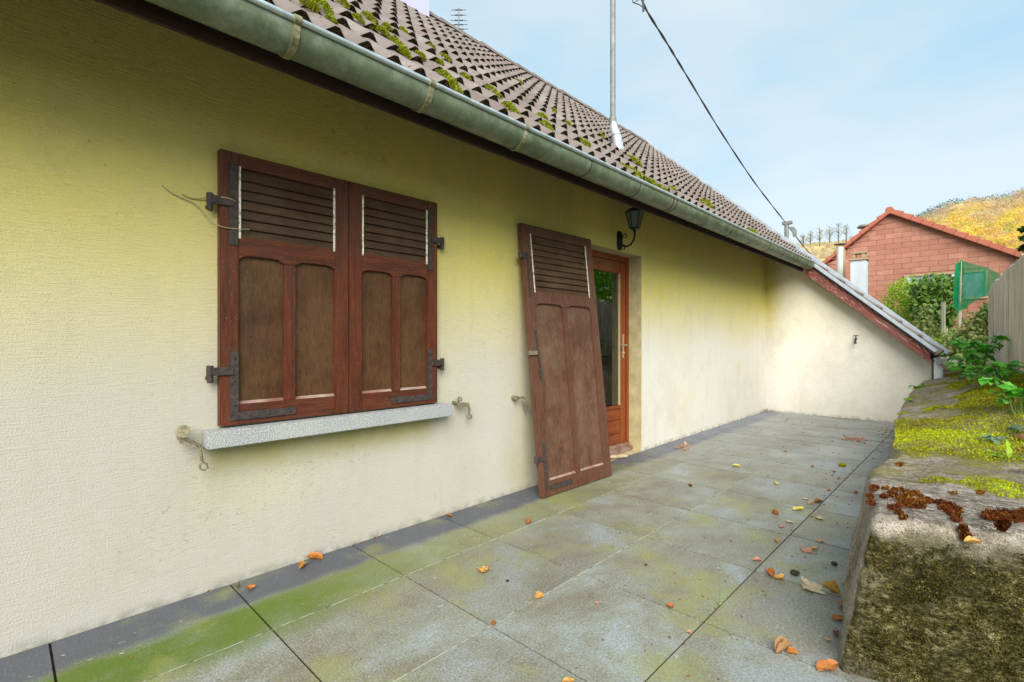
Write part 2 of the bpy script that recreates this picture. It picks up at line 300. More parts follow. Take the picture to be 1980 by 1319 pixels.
def stonemat():
    m = M('old_concrete_stone', rough=.93, spec=.15)
    X, Y, Z = m.xyz(); nrm = m.n('NewGeometry').outputs['Normal']
    NX, NY, NZ = m.xyz(nrm)
    top = m.mr(NZ, .35, .8); front = m.mr(NY, -.35, -.75)
    a = m.noise(5, 7, .7); b = m.noise(38, 5, .75); c3 = m.noise(140, 3, .8)
    grey = m.ramp(m.math('ADD', m.math('MULTIPLY', a, .55), m.math('MULTIPLY', b, .45)), [(.38, (.27, .22, .16)), (.5, (.56, .48, .37)), (.60, (.82, .74, .62))])
    grey = m.mix(m.math('MULTIPLY', m.ramp(c3, [(.38, 1.0), (.46, 0.0)]), .8), grey, (.06, .045, .025))
    grey = m.mix(m.math('MULTIPLY', m.ramp(m.noise(95, 4, .85, vec=(1, 1, .6)), [(.53, 0.0), (.59, 1.0)]), .75), grey, (.80, .73, .60))
    topc = m.ramp(m.math('ADD', m.math('MULTIPLY', a, .5), m.math('MULTIPLY', m.noise(22, 5, .7, vec=(1, 2.2, 1)), .5)), [(.40, (.13, .10, .08)), (.47, (.27, .22, .175)), (.53, (.42, .35, .29)), (.60, (.60, .52, .44))])
    topc = m.mix(m.math('MULTIPLY', m.ramp(c3, [(.40, 1.0), (.48, 0.0)]), .7), topc, (.10, .08, .06))
    topc = m.mix(m.math('MULTIPLY', m.ramp(m.noise(75, 4, .8, vec=(.7, 1.6, 1)), [(.55, 0.0), (.62, 1.0)]), .6), topc, (.74, .67, .58))
    topc = m.mix(m.math('MULTIPLY', m.ramp(m.noise(13, 6, .75, vec=(.8, 2.2, 1), dist=.6), [(.56, 0.0), (.62, 1.0)]), .6), topc, (.09, .075, .06))
    wl = m.ramp(m.noise(26, 5, .7, vec=(1, 2.2, 1)), [(.58, 0.0), (.60, 1.0)])
    topc = m.mix(m.math('MULTIPLY', m.math('MULTIPLY', wl, m.mr(Y, 3.3, 2.4)), .7), topc, (.74, .72, .67))
    algt = m.ramp(m.noise(3.2, 6, .65, vec=(1, 1.5, 1)), [(.42, 0.0), (.60, 1.0)])
    topc = m.mix(m.math('MULTIPLY', m.math('MULTIPLY', algt, m.mr(Y, 2.35, 2.9)), .8), topc, (.27, .25, .04))
    # front face: wet, algae covered
    f1 = m.noise(10, 9, .88, vec=(1, 1, 1.5), dist=.7); f2 = m.noise(60, 6, .85, vec=(1, 1, 1.9))
    fr = m.ramp(m.math('ADD', m.math('MULTIPLY', f1, .5), m.math('MULTIPLY', f2, .5)), [(.41, (.004, .003, .001)), (.46, (.04, .034, .008)), (.505, (.11, .097, .028)), (.55, (.24, .21, .09)), (.60, (.54, .49, .31))])
    fr = m.mix(m.math('MULTIPLY', m.ramp(m.noise(3.3, 5, .6), [(.55, 0.0), (.68, 1.0)]), .6), fr, (.30, .27, .19))
    fr = m.mix(m.ramp(m.noise(4.5, 5, .6, vec=(1, 1, 1.3)), [(.50, 0.0), (.66, .85)]), fr, m.mix(f2, (.004, .003, .001), (.05, .045, .012)))
    fr = m.mix(m.mr(m.math('ADD', Z, m.math('MULTIPLY', m.noise(9, 4), .16)), .53, .60), fr, grey)
    col = m.mix(top, m.mix(front, grey, fr), topc)
    m.col(col)
    m.bump(m.math('ADD', m.math('MULTIPLY', b, 1.0), m.math('MULTIPLY', c3, .8)), .022, 1)
    return m.m
MAT['stone'] = stonemat()
MAT['soil'] = (lambda m: m.col(m.ramp(m.noise(6, 7, .75), [(.3, (.06, .05, .02)), (.5, (.16, .14, .06)), (.7, (.30, .26, .15))])).bump(m.noise(25, 5, .8), .03, 1).m)(M('garden_soil', rough=1, spec=.05))
MAT['rock'] = (lambda m: m.col(m.ramp(m.noise(9, 6, .7), [(.3, (.17, .15, .11)), (.6, (.36, .33, .26)), (.75, (.22, .24, .08))])).bump(m.noise(30, 5, .8), .02, 1).m)(M('field_stone', rough=.95, spec=.1))
MAT['hill'] = (lambda m: m.col(m.ramp(m.noise(.03, 7, .7), [(.3, (.40, .33, .14)), (.5, (.55, .43, .20)), (.7, (.58, .46, .30))])).m)(M('hill_grass', rough=1, spec=.05))
MAT['fence'] = (lambda m: m.col(m.mix(m.ramp(m.rnd(), [(0, 0.0), (1, .4)]), m.ramp(m.noise(1.5, 7, .7, vec=(22, 22, 1.2), dist=.3), [(.32, (.26, .20, .13)), (.47, (.60, .51, .40)), (.62, (.84, .76, .62))]), (.44, .38, .24))).bump(m.noise(1.5, 6, .7, vec=(40, 40, 2)), .006, .9).m)(M('weathered_fence_wood', rough=.9, spec=.1))
MAT['brick'] = (lambda m: m.col(m.mix(m.ramp(m.rnd(), [(0, 0.0), (1, .75)]), m.ramp(m.noise(6, 5, .6), [(.3, (.44, .195, .135)), (.7, (.56, .27, .195))]), (.38, .16, .115))).m)(M('red_shingle', rough=.9, spec=.1))
MAT['brick_joint'] = M('dark_joint', rough=1, color=(.40, .18, .135)).m
MAT['redtile'] = (lambda m: m.col(m.mix(m.ramp(m.rnd(), [(0, 0.0), (1, .5)]), (.48, .15, .095), (.36, .115, .075))).m)(M('red_clay_tile', rough=.7))
MAT['darkroof'] = M('dark_roof', rough=.9, color=(.15, .08, .06)).m
MAT['whitepaint'] = (lambda m: m.col(m.ramp(m.noise(3, 4, vec=(1, 1, .4)), [(.3, (.52, .56, .62)), (.7, (.70, .74, .80))])).m)(M('pale_grey_render', rough=.6))
MAT['pipewhite'] = (lambda m: m.col(m.ramp(m.noise(3, 4, vec=(4, 4, .5)), [(.3, (.62, .60, .52)), (.7, (.80, .78, .72))])).m)(M('cream_flue', rough=.4))
MAT['clay'] = M('clay_cap', rough=.9, color=(.45, .33, .2)).m
MAT['chim'] = M('lavender_render', rough=.9, color=(.50, .50, .72)).m
MAT['galv'] = (lambda m: m.col(m.ramp(m.noise(12, 4), [(.3, (.17, .18, .17)), (.7, (.30, .31, .29))])).m)(M('galvanised_steel', rough=.6, metal=.2))
MAT['cable'] = M('dark_cable', rough=.7, color=(.10, .08, .085)).m
MAT['bark'] = (lambda m: m.col(m.ramp(m.noise(10, 5, .7, vec=(3, 3, .5)), [(.3, (.07, .05, .035)), (.7, (.22, .17, .12))])).m)(M('bark', rough=.95))
MAT['twig'] = M('reddish_twig', rough=.9, color=(.30, .13, .08)).m
MAT['strand'] = M('dry_tendril', rough=.9, color=(.36, .32, .16)).m
MAT['leaf_big'] = leafmat('fresh_green_leaf', (.045, .15, .02), (.10, .33, .03), (.25, .50, .12), .3, 4, .4)
MAT['leaf_ivy'] = leafmat('ivy_leaf', (.04, .10, .012), (.15, .29, .035), (.38, .48, .12), .2, 4, .5)
MAT['leaf_bright'] = leafmat('bright_green_leaf', (.13, .27, .01), (.36, .56, .03), (.60, .75, .10), .4, 3, .3)
MAT['leaf_tan'] = leafmat('olive_tan_leaf', (.12, .15, .03), (.34, .40, .12), (.60, .58, .27), .3, 5, .3)
MAT['leaf_yellow'] = leafmat('yellow_leaf', (.30, .20, .01), (.55, .44, .02), (.65, .60, .08), .4, 4, .2)
MAT['leaf_needle'] = leafmat('conifer_needles', (.012, .035, .012), (.03, .08, .02), (.08, .15, .03), .15, 4, .3)
MAT['leaf_dark'] = leafmat('hedge_leaf', (.09, .20, .01), (.26, .52, .03), (.50, .80, .08), .5, 3, .3)
def forestmat():
    m = M('autumn_wood', rough=1, spec=.05)
    X, Y, Z = m.xyz()
    k = m.math('ADD', m.math('MULTIPLY', m.attr(), .12), m.math('ADD', m.math('MULTIPLY', m.attr('tree'), .63), m.math('MULTIPLY', m.noise(.03, 3), .25)))
    yel = m.ramp(k, [(.15, (.42, .46, .12)), (.32, (.78, .62, .15)), (.5, (.88, .66, .14)), (.65, (.80, .52, .16)), (.85, (.66, .50, .30))])
    bro = m.ramp(k, [(.2, (.52, .37, .26)), (.5, (.66, .50, .37)), (.8, (.58, .50, .32))])
    c = m.mix(m.mr(m.attr('high'), .66, .90), yel, bro); m.col(c)
    t = m.n('BsdfTranslucent'); m.lk(c, t.inputs[0]); x = m.n('MixShader'); x.inputs[0].default_value = .5
    m.lk(m.b.outputs[0], x.inputs[1]); m.lk(t.outputs[0], x.inputs[2]); m.lk(x.outputs[0], m.nt.nodes['Material Output'].inputs[0]); return m.m
MAT['forest'] = forestmat()
def netmat():
    m = M('green_netting', rough=.7, color=(.015, .40, .18)); tr = m.n('BsdfTransparent'); t2 = m.n('BsdfTranslucent'); t2.inputs[0].default_value = (.02, .55, .25, 1)
    a = m.n('MixShader'); a.inputs[0].default_value = .5; m.lk(m.b.outputs[0], a.inputs[1]); m.lk(t2.outputs[0], a.inputs[2])
    x = m.n('MixShader'); m.lk(m.ramp(m.noise(7, 4, .6, vec=(1, 1, .3)), [(.35, .62), (.65, .92)]), x.inputs[0]); m.lk(tr.outputs[0], x.inputs[1]); m.lk(a.outputs[0], x.inputs[2])
    m.lk(x.outputs[0], m.nt.nodes['Material Output'].inputs[0]); return m.m
MAT['net'] = netmat()
def fallmat(name, c, c2):
    m = M(name, rough=.55, spec=.3)
    bc = m.mix(m.ramp(m.noise(70, 5, .75), [(.42, 0.0), (.62, 1.0)]), c, c2)
    bc = m.mix(m.math('MULTIPLY', m.ramp(m.rnd(), [(0, 0.0), (1, 1.0)]), .45), bc, tuple(k * .55 for k in c2))
    ox, oy, oz = m.xyz(m.objc()); ay = m.math('ABSOLUTE', oy)
    mid_ = m.ramp(ay, [(.0, 1.0), (.022, 0.0)])
    vein = m.ramp(m.math('FRACT', m.math('MULTIPLY', m.math('SUBTRACT', ox, m.math('MULTIPLY', ay, .8)), 8.0)), [(.0, 1.0), (.10, 0.0), (.92, 0.0), (1.0, 1.0)])
    bc = m.mix(m.math('MULTIPLY', m.math('MAXIMUM', mid_, vein), .45), bc, tuple(k * .5 for k in c2))
    bc = m.mix(m.math('MULTIPLY', m.ramp(m.noise(160, 3, .7), [(.60, 0.0), (.66, 1.0)]), .6), bc, (.10, .05, .02))
    m.col(bc); return m.m
FALL = {'orange': fallmat('orange_leaf', (.55, .19, .03), (.33, .12, .04)), 'tan': fallmat('tan_leaf', (.55, .33, .16), (.42, .22, .10)),
        'pale': fallmat('pale_leaf', (.62, .52, .34), (.50, .38, .22)), 'brown': fallmat('brown_leaf', (.25, .09, .03), (.14, .05, .02)),
        'yellow': fallmat('yellow_fallen_leaf', (.66, .56, .06), (.5, .45, .15)), 'pink': fallmat('pinkish_leaf', (.58, .27, .17), (.45, .22, .14)),
        'gold': fallmat('golden_leaf', (.62, .35, .08), (.42, .21, .06)), 'moss': MAT['moss_wall'], 'dark': fallmat('dark_lump', (.02, .02, .012), (.06, .06, .03))}

# ------------------------------------------------------------------ mesh helpers
class MB:
    def __init__(s): s.v = []; s.f = []; s.mi = []; s.rn = []
    def add(s, vs_, fs, mi=0, rn=0.5):
        b = len(s.v); s.v += [tuple(v) for v in vs_]; s.rn += [rn] * len(vs_)
        for f in fs: s.f.append(tuple(b + i for i in f)); s.mi.append(mi)
    def box(s, x0, x1, y0, y1, z0, z1, mi=0, T=None, rn=.5):
        vs_ = [Vector((x, y, z)) for x in (x0, x1) for y in (y0, y1) for z in (z0, z1)]
        if T: vs_ = [T @ v for v in vs_]
        s.add(vs_, [(0, 1, 3, 2), (4, 6, 7, 5), (0, 4, 5, 1), (2, 3, 7, 6), (0, 2, 6, 4), (1, 5, 7, 3)], mi, rn)
    def prism(s, poly, d, mi=0):
        """poly: list of Vectors (planar), extruded by Vector d."""
        n = len(poly); vs_ = list(poly) + [p + d for p in poly]
        s.add(vs_, [tuple(range(n))[::-1], tuple(range(n, 2 * n))] + [(i, (i + 1) % n, n + (i + 1) % n, n + i) for i in range(n)], mi)
    def tube(s, pts, r, n=6, mi=0, caps=True, rn=.5):
        pts = [Vector(p) for p in pts]; rs = r if isinstance(r, (list, tuple)) else [r] * len(pts)
        rings = []; up = Vector((.3, .2, 1)).normalized()
        for i, p in enumerate(pts):
            d = (pts[min(i + 1, len(pts) - 1)] - pts[max(i - 1, 0)]).normalized()
            a = d.cross(up)
            if a.length < .05: a = d.cross(Vector((1, 0, 0)))
            a.normalize(); b = d.cross(a)
            rings.append([p + (a * math.cos(k * 2 * math.pi / n) + b * math.sin(k * 2 * math.pi / n)) * rs[i] for k in range(n)])
        vs_ = [q for g in rings for q in g]; fs = []
        for i in range(len(pts) - 1):
            for k in range(n):
                fs.append((i * n + k, i * n + (k + 1) % n, (i + 1) * n + (k + 1) % n, (i + 1) * n + k))
        if caps: fs += [tuple(range(n)), tuple(range((len(pts) - 1) * n, len(pts) * n))[::-1]]
        s.add(vs_, fs, mi, rn)
    def lathe(s, prof, c=(0, 0, 0), n=16, mi=0, T=None):
        vs_ = []; fs = []; c = Vector(c)
        for r, z in prof:
            for k in range(n):
                v = Vector((r * math.cos(2 * math.pi * k / n), r * math.sin(2 * math.pi * k / n), z))
                vs_.append((T @ v if T else v) + c)
        for i in range(len(prof) - 1):
            for k in range(n): fs.append((i * n + k, i * n + (k + 1) % n, (i + 1) * n + (k + 1) % n, (i + 1) * n + k))
        fs += [tuple(range(n))[::-1], tuple(range((len(prof) - 1) * n, len(prof) * n))]
        s.add(vs_, fs, mi)
    def mesh(s, name, mats, smooth=False, attr=False, bevel=0):
        me = bpy.data.meshes.new(name); me.from_pydata(s.v, [], s.f)
        for m in (mats if isinstance(mats, (list, tuple)) else [mats]): me.materials.append(m)
        if any(s.mi): me.polygons.foreach_set('material_index', s.mi)
        if attr:
            a = me.attributes.new('rnd', 'FLOAT', 'POINT'); a.data.foreach_set('value', s.rn)
        if bevel or not attr:
            bm = bmesh.new(); bm.from_mesh(me)
            if not attr: bmesh.ops.recalc_face_normals(bm, faces=bm.faces)
            if bevel:
                bmesh.ops.bevel(bm, geom=[e for e in bm.edges if len(e.link_faces) == 2 and e.calc_face_angle(0) > .5], offset=bevel, segments=2, affect='EDGES', clamp_overlap=True)
            bm.to_mesh(me); bm.free()
        if smooth:
            me.polygons.foreach_set('use_smooth', [True] * len(me.polygons))
            if smooth == 'auto':
                try: me.set_sharp_from_angle(angle=rad(40))
                except Exception: pass
        me.update(); return me
def put(name, me, parent=None, loc=None, rot=None, mat4=None, label=None, cat=None, group=None, kind=None):
    o = bpy.data.objects.new(name, me); COL.objects.link(o); o.parent = parent
    if loc is not None: o.location = loc
    if rot is not None: o.rotation_euler = rot
    if mat4 is not None: o.matrix_local = mat4
    for k, v in (('label', label), ('category', cat), ('group', group), ('kind', kind)):
        if v: o[k] = v
    return o
def thing(name, label, cat, loc=(0, 0, 0), group=None, rot=(0, 0, 0)): return put(name, None, None, loc, rot, None, label, cat, group)
def fbm(v, o=4, h=.6): 
    a = 0; w = 1; t = 0
    for _ in range(o): a += noise.noise(v) * w; t += w; v = v * 2.1; w *= h
    return a / t
def ss(a, b, x): x = max(0, min(1, (x - a) / (b - a))); return x * x * (3 - 2 * x)
def lerp(a, b, t): return a + (b - a) * t
def interp(pts, y):
    if y <= pts[0][0]: return pts[0][1]
    for (a, b), (c, d) in zip(pts, pts[1:]):
        if y <= c: return lerp(b, d, (y - a) / (c - a))
    return pts[-1][1]

# leaf shapes: outline in unit leaf space, length along +x
def leaf_tris(kind):
    if kind == 'oval': o = [(0, 0), (.25, .24), (.55, .28), (.85, .13), (1, 0), (.85, -.13), (.55, -.28), (.25, -.24)]
    elif kind == 'ivy': o = [(0, 0), (-.05, .3), (.22, .5), (.42, .3), (.7, .34), (1, 0), (.7, -.34), (.42, -.3), (.22, -.5), (-.05, -.3)]
    elif kind == 'diamond': o = [(0, 0), (.5, .3), (1, 0), (.5, -.3)]
    elif kind == 'blade': o = [(0, .5), (1, 0), (0, -.5)]
    return o
def add_leaf(mb, p, d, nrm, L, kind='diamond', fold=.25, rn=.5, mi=0):
    d = d.normalized(); sd_ = nrm.cross(d)
    if sd_.length < 1e-4: sd_ = Vector((1, 0, 0)).cross(d)
    sd_.normalize(); up = d.cross(sd_)
    o = leaf_tris(kind); n = len(o)
    vs_ = [p + d * (x * L) + sd_ * (y * L) + up * (-abs(y) * fold * L - x * x * L * .18) for x, y in o]
    if kind == 'diamond': mb.add(vs_, [(0, 1, 2), (0, 2, 3)], mi, rn)
    elif kind == 'blade': mb.add(vs_, [(0, 1, 2)], mi, rn)
    else:
        h = n // 2
        fs = [(i, i + 1, n - i - 1) if i == 0 else (i, i + 1, n - i - 1, n - i) for i in range(h)]
        fs = [(0, 1, n - 1)] + [(i, i + 1, n - i - 1, n - i) for i in range(1, h - 1)] + [(h - 1, h, h + 1)]
        mb.add(vs_, fs, mi, rn)
def rvec(r=R): 
    while True:
        v = Vector((r.uniform(-1, 1), r.uniform(-1, 1), r.uniform(-1, 1)))
        if .05 < v.length < 1: return v.normalized()
def cloud(mb, c, rx, n, L, kind='diamond', shell=.55, rn0=0, rn1=1, lump=.35, droop=0, seed=0, keep=None):
    c = Vector(c); r = random.Random(seed * 7 + 1)
    for i in range(n):
        d = rvec(r); k = shell + (1 - shell) * r.random() ** .5
        k *= 1 + lump * noise.noise(d * 2.3 + Vector((seed * 3.1, 0, 0)))
        p = c + Vector((d.x * rx[0], d.y * rx[1], d.z * rx[2])) * k
        if keep and not keep(p): continue
        dd = (rvec(r) + d * .6 + Vector((0, 0, -droop))).normalized()
        add_leaf(mb, p, dd, (d + rvec(r) * .7).normalized(), L * r.uniform(.6, 1.25), kind, rn=min(1, max(0, lerp(rn0, rn1, .15 + .5 * k / 1.2 + r.uniform(-.35, .35)))))

# ================================================================== TERRACE
terrace = None
mb = MB(); mb.box(.0, 3.45, -2.4, 8.36, -.25, -.006)
terrace = put('terrace', mb.mesh('terrace', MAT['joint']), label='terrace of large grey stone effect slabs', kind='structure')
XJ = [.004, .506, 1.09, 1.675, 2.255, 2.84, 3.42]
YJ = [.719 + .594 * k for k in range(-5, 13)] + [8.346]
slab_mesh = {}
for i in range(len(XJ) - 1):
    for j in range(len(YJ) - 1):
        w = round(XJ[i + 1] - XJ[i] - .006, 4); l = round(YJ[j + 1] - YJ[j] - (.007 if j < 8 else .010), 4)
        if XJ[i] > 2.3 and YJ[j] > 1.9: continue
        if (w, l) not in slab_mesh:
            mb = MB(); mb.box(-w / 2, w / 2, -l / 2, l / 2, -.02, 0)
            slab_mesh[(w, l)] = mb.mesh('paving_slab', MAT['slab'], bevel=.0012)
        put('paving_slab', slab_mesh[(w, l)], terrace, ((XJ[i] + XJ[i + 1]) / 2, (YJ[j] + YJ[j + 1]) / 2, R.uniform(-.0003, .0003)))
mb = MB()
for x in (.506, 1.09): mb.box(x - .0026, x + .0026, -2, 8.34, -.01, -.0012)
put('joint_filling', mb.mesh('joint_filling', MAT['joint_sand']), terrace)

# ================================================================== HOUSE
TAN = .918; PIT = math.atan(TAN); CP, SP = math.cos(PIT), math.sin(PIT)
EX, EZ = .66, 2.26                      # crest of the eave tiles
def roof_z(x): return EZ + (EX - x) * TAN
RIDGE_X = -2.65; RIDGE_Z = roof_z(RIDGE_X)
YN, YV, YF = -1.15, 8.15, 9.35            # near end, near verge of the wing, far verge
house = thing('house', 'long low cream rendered house with brown tiled roof sweeping down over the terrace', 'house')

# walls
DY0, DY1, DZ = 3.36, 4.441, 1.947
mb = MB()
y0, zt = -2.3, 2.66
def q(a, b, c, d, mi=0): mb.add([a, b, c, d], [(0, 1, 2, 3)], mi)
q((0, y0, -.02), (0, DY0, -.02), (0, DY0, zt), (0, y0, zt))
q((0, DY0, DZ), (0, DY1, DZ), (0, DY1, zt), (0, DY0, zt))
q((0, DY1, -.02), (0, 8.35, -.02), (0, 8.35, zt), (0, DY1, zt))
D_ = -.30
q((0, DY1, -.02), (D_, DY1, -.02), (D_, DY1, DZ), (0, DY1, DZ), 1)
q((0, DY0, -.02), (D_, DY0, -.02), (D_, DY0, DZ), (0, DY0, DZ), 1)
q((0, DY0, DZ), (0, DY1, DZ), (D_, DY1, DZ), (D_, DY0, DZ), 1)
q((D_, y0, -.02), (D_, DY0, -.02), (D_, DY0, zt), (D_, y0, zt), 2)
q((D_, DY0, DZ), (D_, DY1, DZ), (D_, DY1, zt), (D_, DY0, zt), 2)
q((D_, DY1, -.02), (D_, 9.2, -.02), (D_, 9.2, zt), (D_, DY1, zt), 2)
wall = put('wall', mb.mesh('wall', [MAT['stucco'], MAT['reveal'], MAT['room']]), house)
# gable and rear walls, floor inside
mb = MB()
zr = RIDGE_Z - .16
mb.prism([Vector((0, y0, -.05)), Vector((0, y0, 2.6)), Vector((RIDGE_X, y0, zr)), Vector((-5.3, y0, 2.6)), Vector((-5.3, y0, -.05))], Vector((0, .25, 0)))
mb.prism([Vector((-.003, 9.2, -.05)), Vector((-.003, 9.2, 2.6)), Vector((RIDGE_X, 9.2, zr)), Vector((-5.3, 9.2, 2.6)), Vector((-5.3, 9.2, -.05))], Vector((0, -.25, 0)))
mb.box(-5.3, -5.05, y0 + .25, 8.95, -.05, 2.6)
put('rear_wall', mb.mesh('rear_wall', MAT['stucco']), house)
mb = MB(); mb.box(-5.05, D_, y0 + .25, 8.95, -.1, -.03); put('room_floor', mb.mesh('room_floor', MAT['room']), house)
# wing wall that carries the roof down to the low wall
mb = MB()
def uz(x): return roof_z(x) - .17
mb.prism([Vector((.0, 8.35, -.05)), Vector((.0, 8.35, uz(0))), Vector((1.985, 8.35, uz(1.985))), Vector((1.985, 8.35, -.05))], Vector((0, .85, 0)))
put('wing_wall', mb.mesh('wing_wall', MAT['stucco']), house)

# roof
roof = None
mb = MB()
def rb(x, dz): return roof_z(x) - dz
for (xa, xb, ya, yb) in ((RIDGE_X, EX - .03, YN, YF - .05), (EX - .03, 2.02, YV + .06, YF - .05)):
    mb.add([(x, y, rb(x, d)) for x in (xa, xb) for y in (ya, yb) for d in (.085, .125)],
           [(0, 1, 3, 2), (4, 6, 7, 5), (0, 4, 5, 1), (2, 3, 7, 6), (0, 2, 6, 4), (1, 5, 7, 3)])
xb = RIDGE_X - 2.95
mb.add([(RIDGE_X, YN, RIDGE_Z - .03), (RIDGE_X, YF, RIDGE_Z - .03), (xb, YF, RIDGE_Z - 2.75), (xb, YN, RIDGE_Z - 2.75)], [(0, 1, 2, 3)], 1)
roof = put('roof', mb.mesh('roof', [MAT['fascia'], MAT['tile']]), house)

def tile_mesh(seed):
    r = random.Random(seed); NX = 14; W = .304; L = .37; G = .32
    mb = MB(); ys = [0, .012, .12, G, L]
    def top(x, y):
        c = .5 + .5 * math.cos((x - .075) / .15 * 2 * math.pi); c = c ** 1.3
        A = lerp(.047, .015, min(1, y / G) ** .8); h = lerp(.012, .005, min(1, y / G))
        z = h + A * c
        if y == 0: z -= .006
        return z
    vs_ = []
    for y in ys:
        for i in range(NX + 1):
            x = W * i / NX; vs_.append((x, y, top(x, y)))
    fs = []
    for j in range(len(ys) - 1):
        for i in range(NX): fs.append((j * (NX + 1) + i, j * (NX + 1) + i + 1, (j + 1) * (NX + 1) + i + 1, (j + 1) * (NX + 1) + i))
    mb.add(vs_, fs, 0)
    jag = [r.uniform(-.004, .004) for _ in range(NX + 1)]
    a = [(W * i / NX, 0, top(W * i / NX, 0)) for i in range(NX + 1)]
    b = [(W * i / NX, .006, -.004) for i in range(NX + 1)]
    mb.add(a + b, [(i + 1, i, NX + 1 + i, NX + 2 + i) for i in range(NX)], 1)
    mb.add([(0, 0, top(0, 0)), (0, L, top(0, L)), (0, L, -.004), (0, 0, -.004), (W, 0, top(W, 0)), (W, L, top(W, L)), (W, L, -.004), (W, 0, -.004)], [(0, 1, 2, 3), (4, 7, 6, 5)], 0)
    me = mb.mesh('roof_tile', [MAT['tile'], MAT['tile_end']], attr=False)
    return me, mb
TM = [tile_mesh(i) for i in range(3)]
for me, _ in TM:
    me.polygons.foreach_set('use_smooth', [True] * len(me.polygons)); me.set_sharp_from_angle(angle=rad(50))
G_ = .32
BASE = .052
def tile_mat(col, row):
    s = row * G_; x = EX - s * CP; z = EZ + s * SP
    o = Vector((x, YV + .3 * col, z)) - Vector((SP, 0, CP)) * BASE
    return Matrix(((0, -CP, SP, o.x), (1, 0, 0, o.y), (0, SP, CP, o.z), (0, 0, 0, 1)))
def proj(p):
    d = Vector(p) - Vector((CAM_X, 0, EYE)); t = -S_ * d.x + C_ * d.y
    if t < .1: return None
    return 990 + F_PX * (C_ * d.x + S_ * d.y) / t, 659.5 - F_PX * d.z / t, t
tiles = []
for col in range(-31, 4):
    for row in range(-6, 14):
        if row < 0 and col < 0: continue
        m4 = tile_mat(col, row); c = m4 @ Vector((.15, .16, .03)); p = proj(c); a = 0
        if p and -40 < p[0] < 2020 and -60 < p[1] < 1330:
            vd = (Vector((CAM_X, 0, EYE)) - c); a = abs(vd.normalized().dot(Vector((SP, 0, CP)))) / p[2] ** 2
        tiles.append((a, col, row, m4, p))
tiles.sort(key=lambda t: -t[0])
for a, col, row, m4, p in tiles[:300]:
    j = Matrix.Rotation(R.uniform(-.006, .006), 4, 'Z') @ Matrix.Translation((0, R.uniform(-.005, .005), R.uniform(0, .003)))
    put('roof_tile', R.choice(TM)[0], roof, mat4=m4 @ j)
big = MB(); tm = TM[0][1]
for a, col, row, m4, p in tiles[300:]:
    b = len(big.v); big.v += [tuple(m4 @ Vector(v)) for v in tm.v]; big.f += [tuple(b + i for i in f) for f in tm.f]; big.mi += tm.mi; big.rn += tm.rn
me = big.mesh('roof_tiles', [MAT['tile'], MAT['tile_end']], smooth=True); me.set_sharp_from_angle(angle=rad(50))
put('roof_tiles', me, roof, kind='stuff')
# ridge tiles
mb = MB(); vs_ = []; N = 8
for y, r_ in ((0, .125), (.40, .11)):
    for k in range(N + 1):
        a = math.pi * (k / N); vs_.append((math.cos(a) * r_, y, math.sin(a) * r_ * .8))
mb.add(vs_, [(k, k + 1, N + 2 + k, N + 1 + k) for k in range(N)] + [tuple(range(N + 1))])
rt = mb.mesh('ridge_tile', MAT['tile'], smooth=True); rt.set_sharp_from_angle(angle=rad(60))
y = YF - .38
while y > YN:
    put('ridge_tile', rt, roof, (RIDGE_X, y, RIDGE_Z - .105 + R.uniform(-.006, .006))); y -= .36
# moss on the tile ends and clumps on the roof
md = MB(); mbr = MB(); RN = Vector((SP, 0, CP))
for a, col, row, m4, p in tiles[:300] + [t for t in tiles[300:] if t[2] < 0]:
    if row >= 0 and (a <= 0 or p[2] > 8): continue
    for cx in (.075, .225):
        if R.random() < .1: continue
        n = int(46 * min(1, 6 / p[2] ** 1.5)); k = R.uniform(.6, 1.25)
        for i in range(n):
            th = R.gauss(0, .45); x = cx + th * .042; yy = R.uniform(-.008, .022) * k + .012 * (R.random() ** 2)
            c = (.5 + .5 * math.cos((x - .075) / .15 * 2 * math.pi)) ** 1.25
            c = c * c ** .3; zz = .010 + .040 * c - R.random() ** 2 * .03 * c
            P_ = m4 @ Vector((x, yy if R.random() < .75 else R.uniform(-.015, .005), zz))
            dd = (m4.to_3x3() @ Vector((R.uniform(-.6, .6), -.6, .7)) + rvec() * .5).normalized()
            add_leaf(md, P_ - dd * .003, dd, rvec(), R.uniform(.007, .013), 'blade', rn=R.random() ** 2)
CL = [(598, 12, .05), (622, 14, .055), (640, 40, .03), (692, 38, .04), (713, 35, .045), (719, 52, .035), (736, 60, .04), (748, 53, .035), (745, 66, .03), (775, 98, .055), (768, 88, .05), (782, 105, .035), (719, 111, .025), (812, 109, .04),
      (861, 112, .035), (850, 122, .03), (861, 150, .05), (872, 163, .05), (880, 172, .035), (951, 176, .045), (962, 186, .03), (983, 210, .06), (992, 218, .05), (1004, 160, .03), (1048, 228, .05), (1055, 244, .05), (1062, 251, .03), (1098, 240, .03), (1132, 279, .045), (1120, 270, .03), (1226, 313, .06), (1223, 334, .055), (1238, 340, .04), (1258, 354, .05),
      (1278, 366, .045), (1300, 368, .04), (1205, 322, .03), (1365, 396, .07), (1456, 450, .05), (1300, 384, .03), (660, 5, .05), (780, 60, .03), (835, 92, .03), (900, 150, .035), (1160, 262, .035), (1070, 214, .025)]
pl = (Vector((EX, 0, EZ)) - RN * .02, RN)
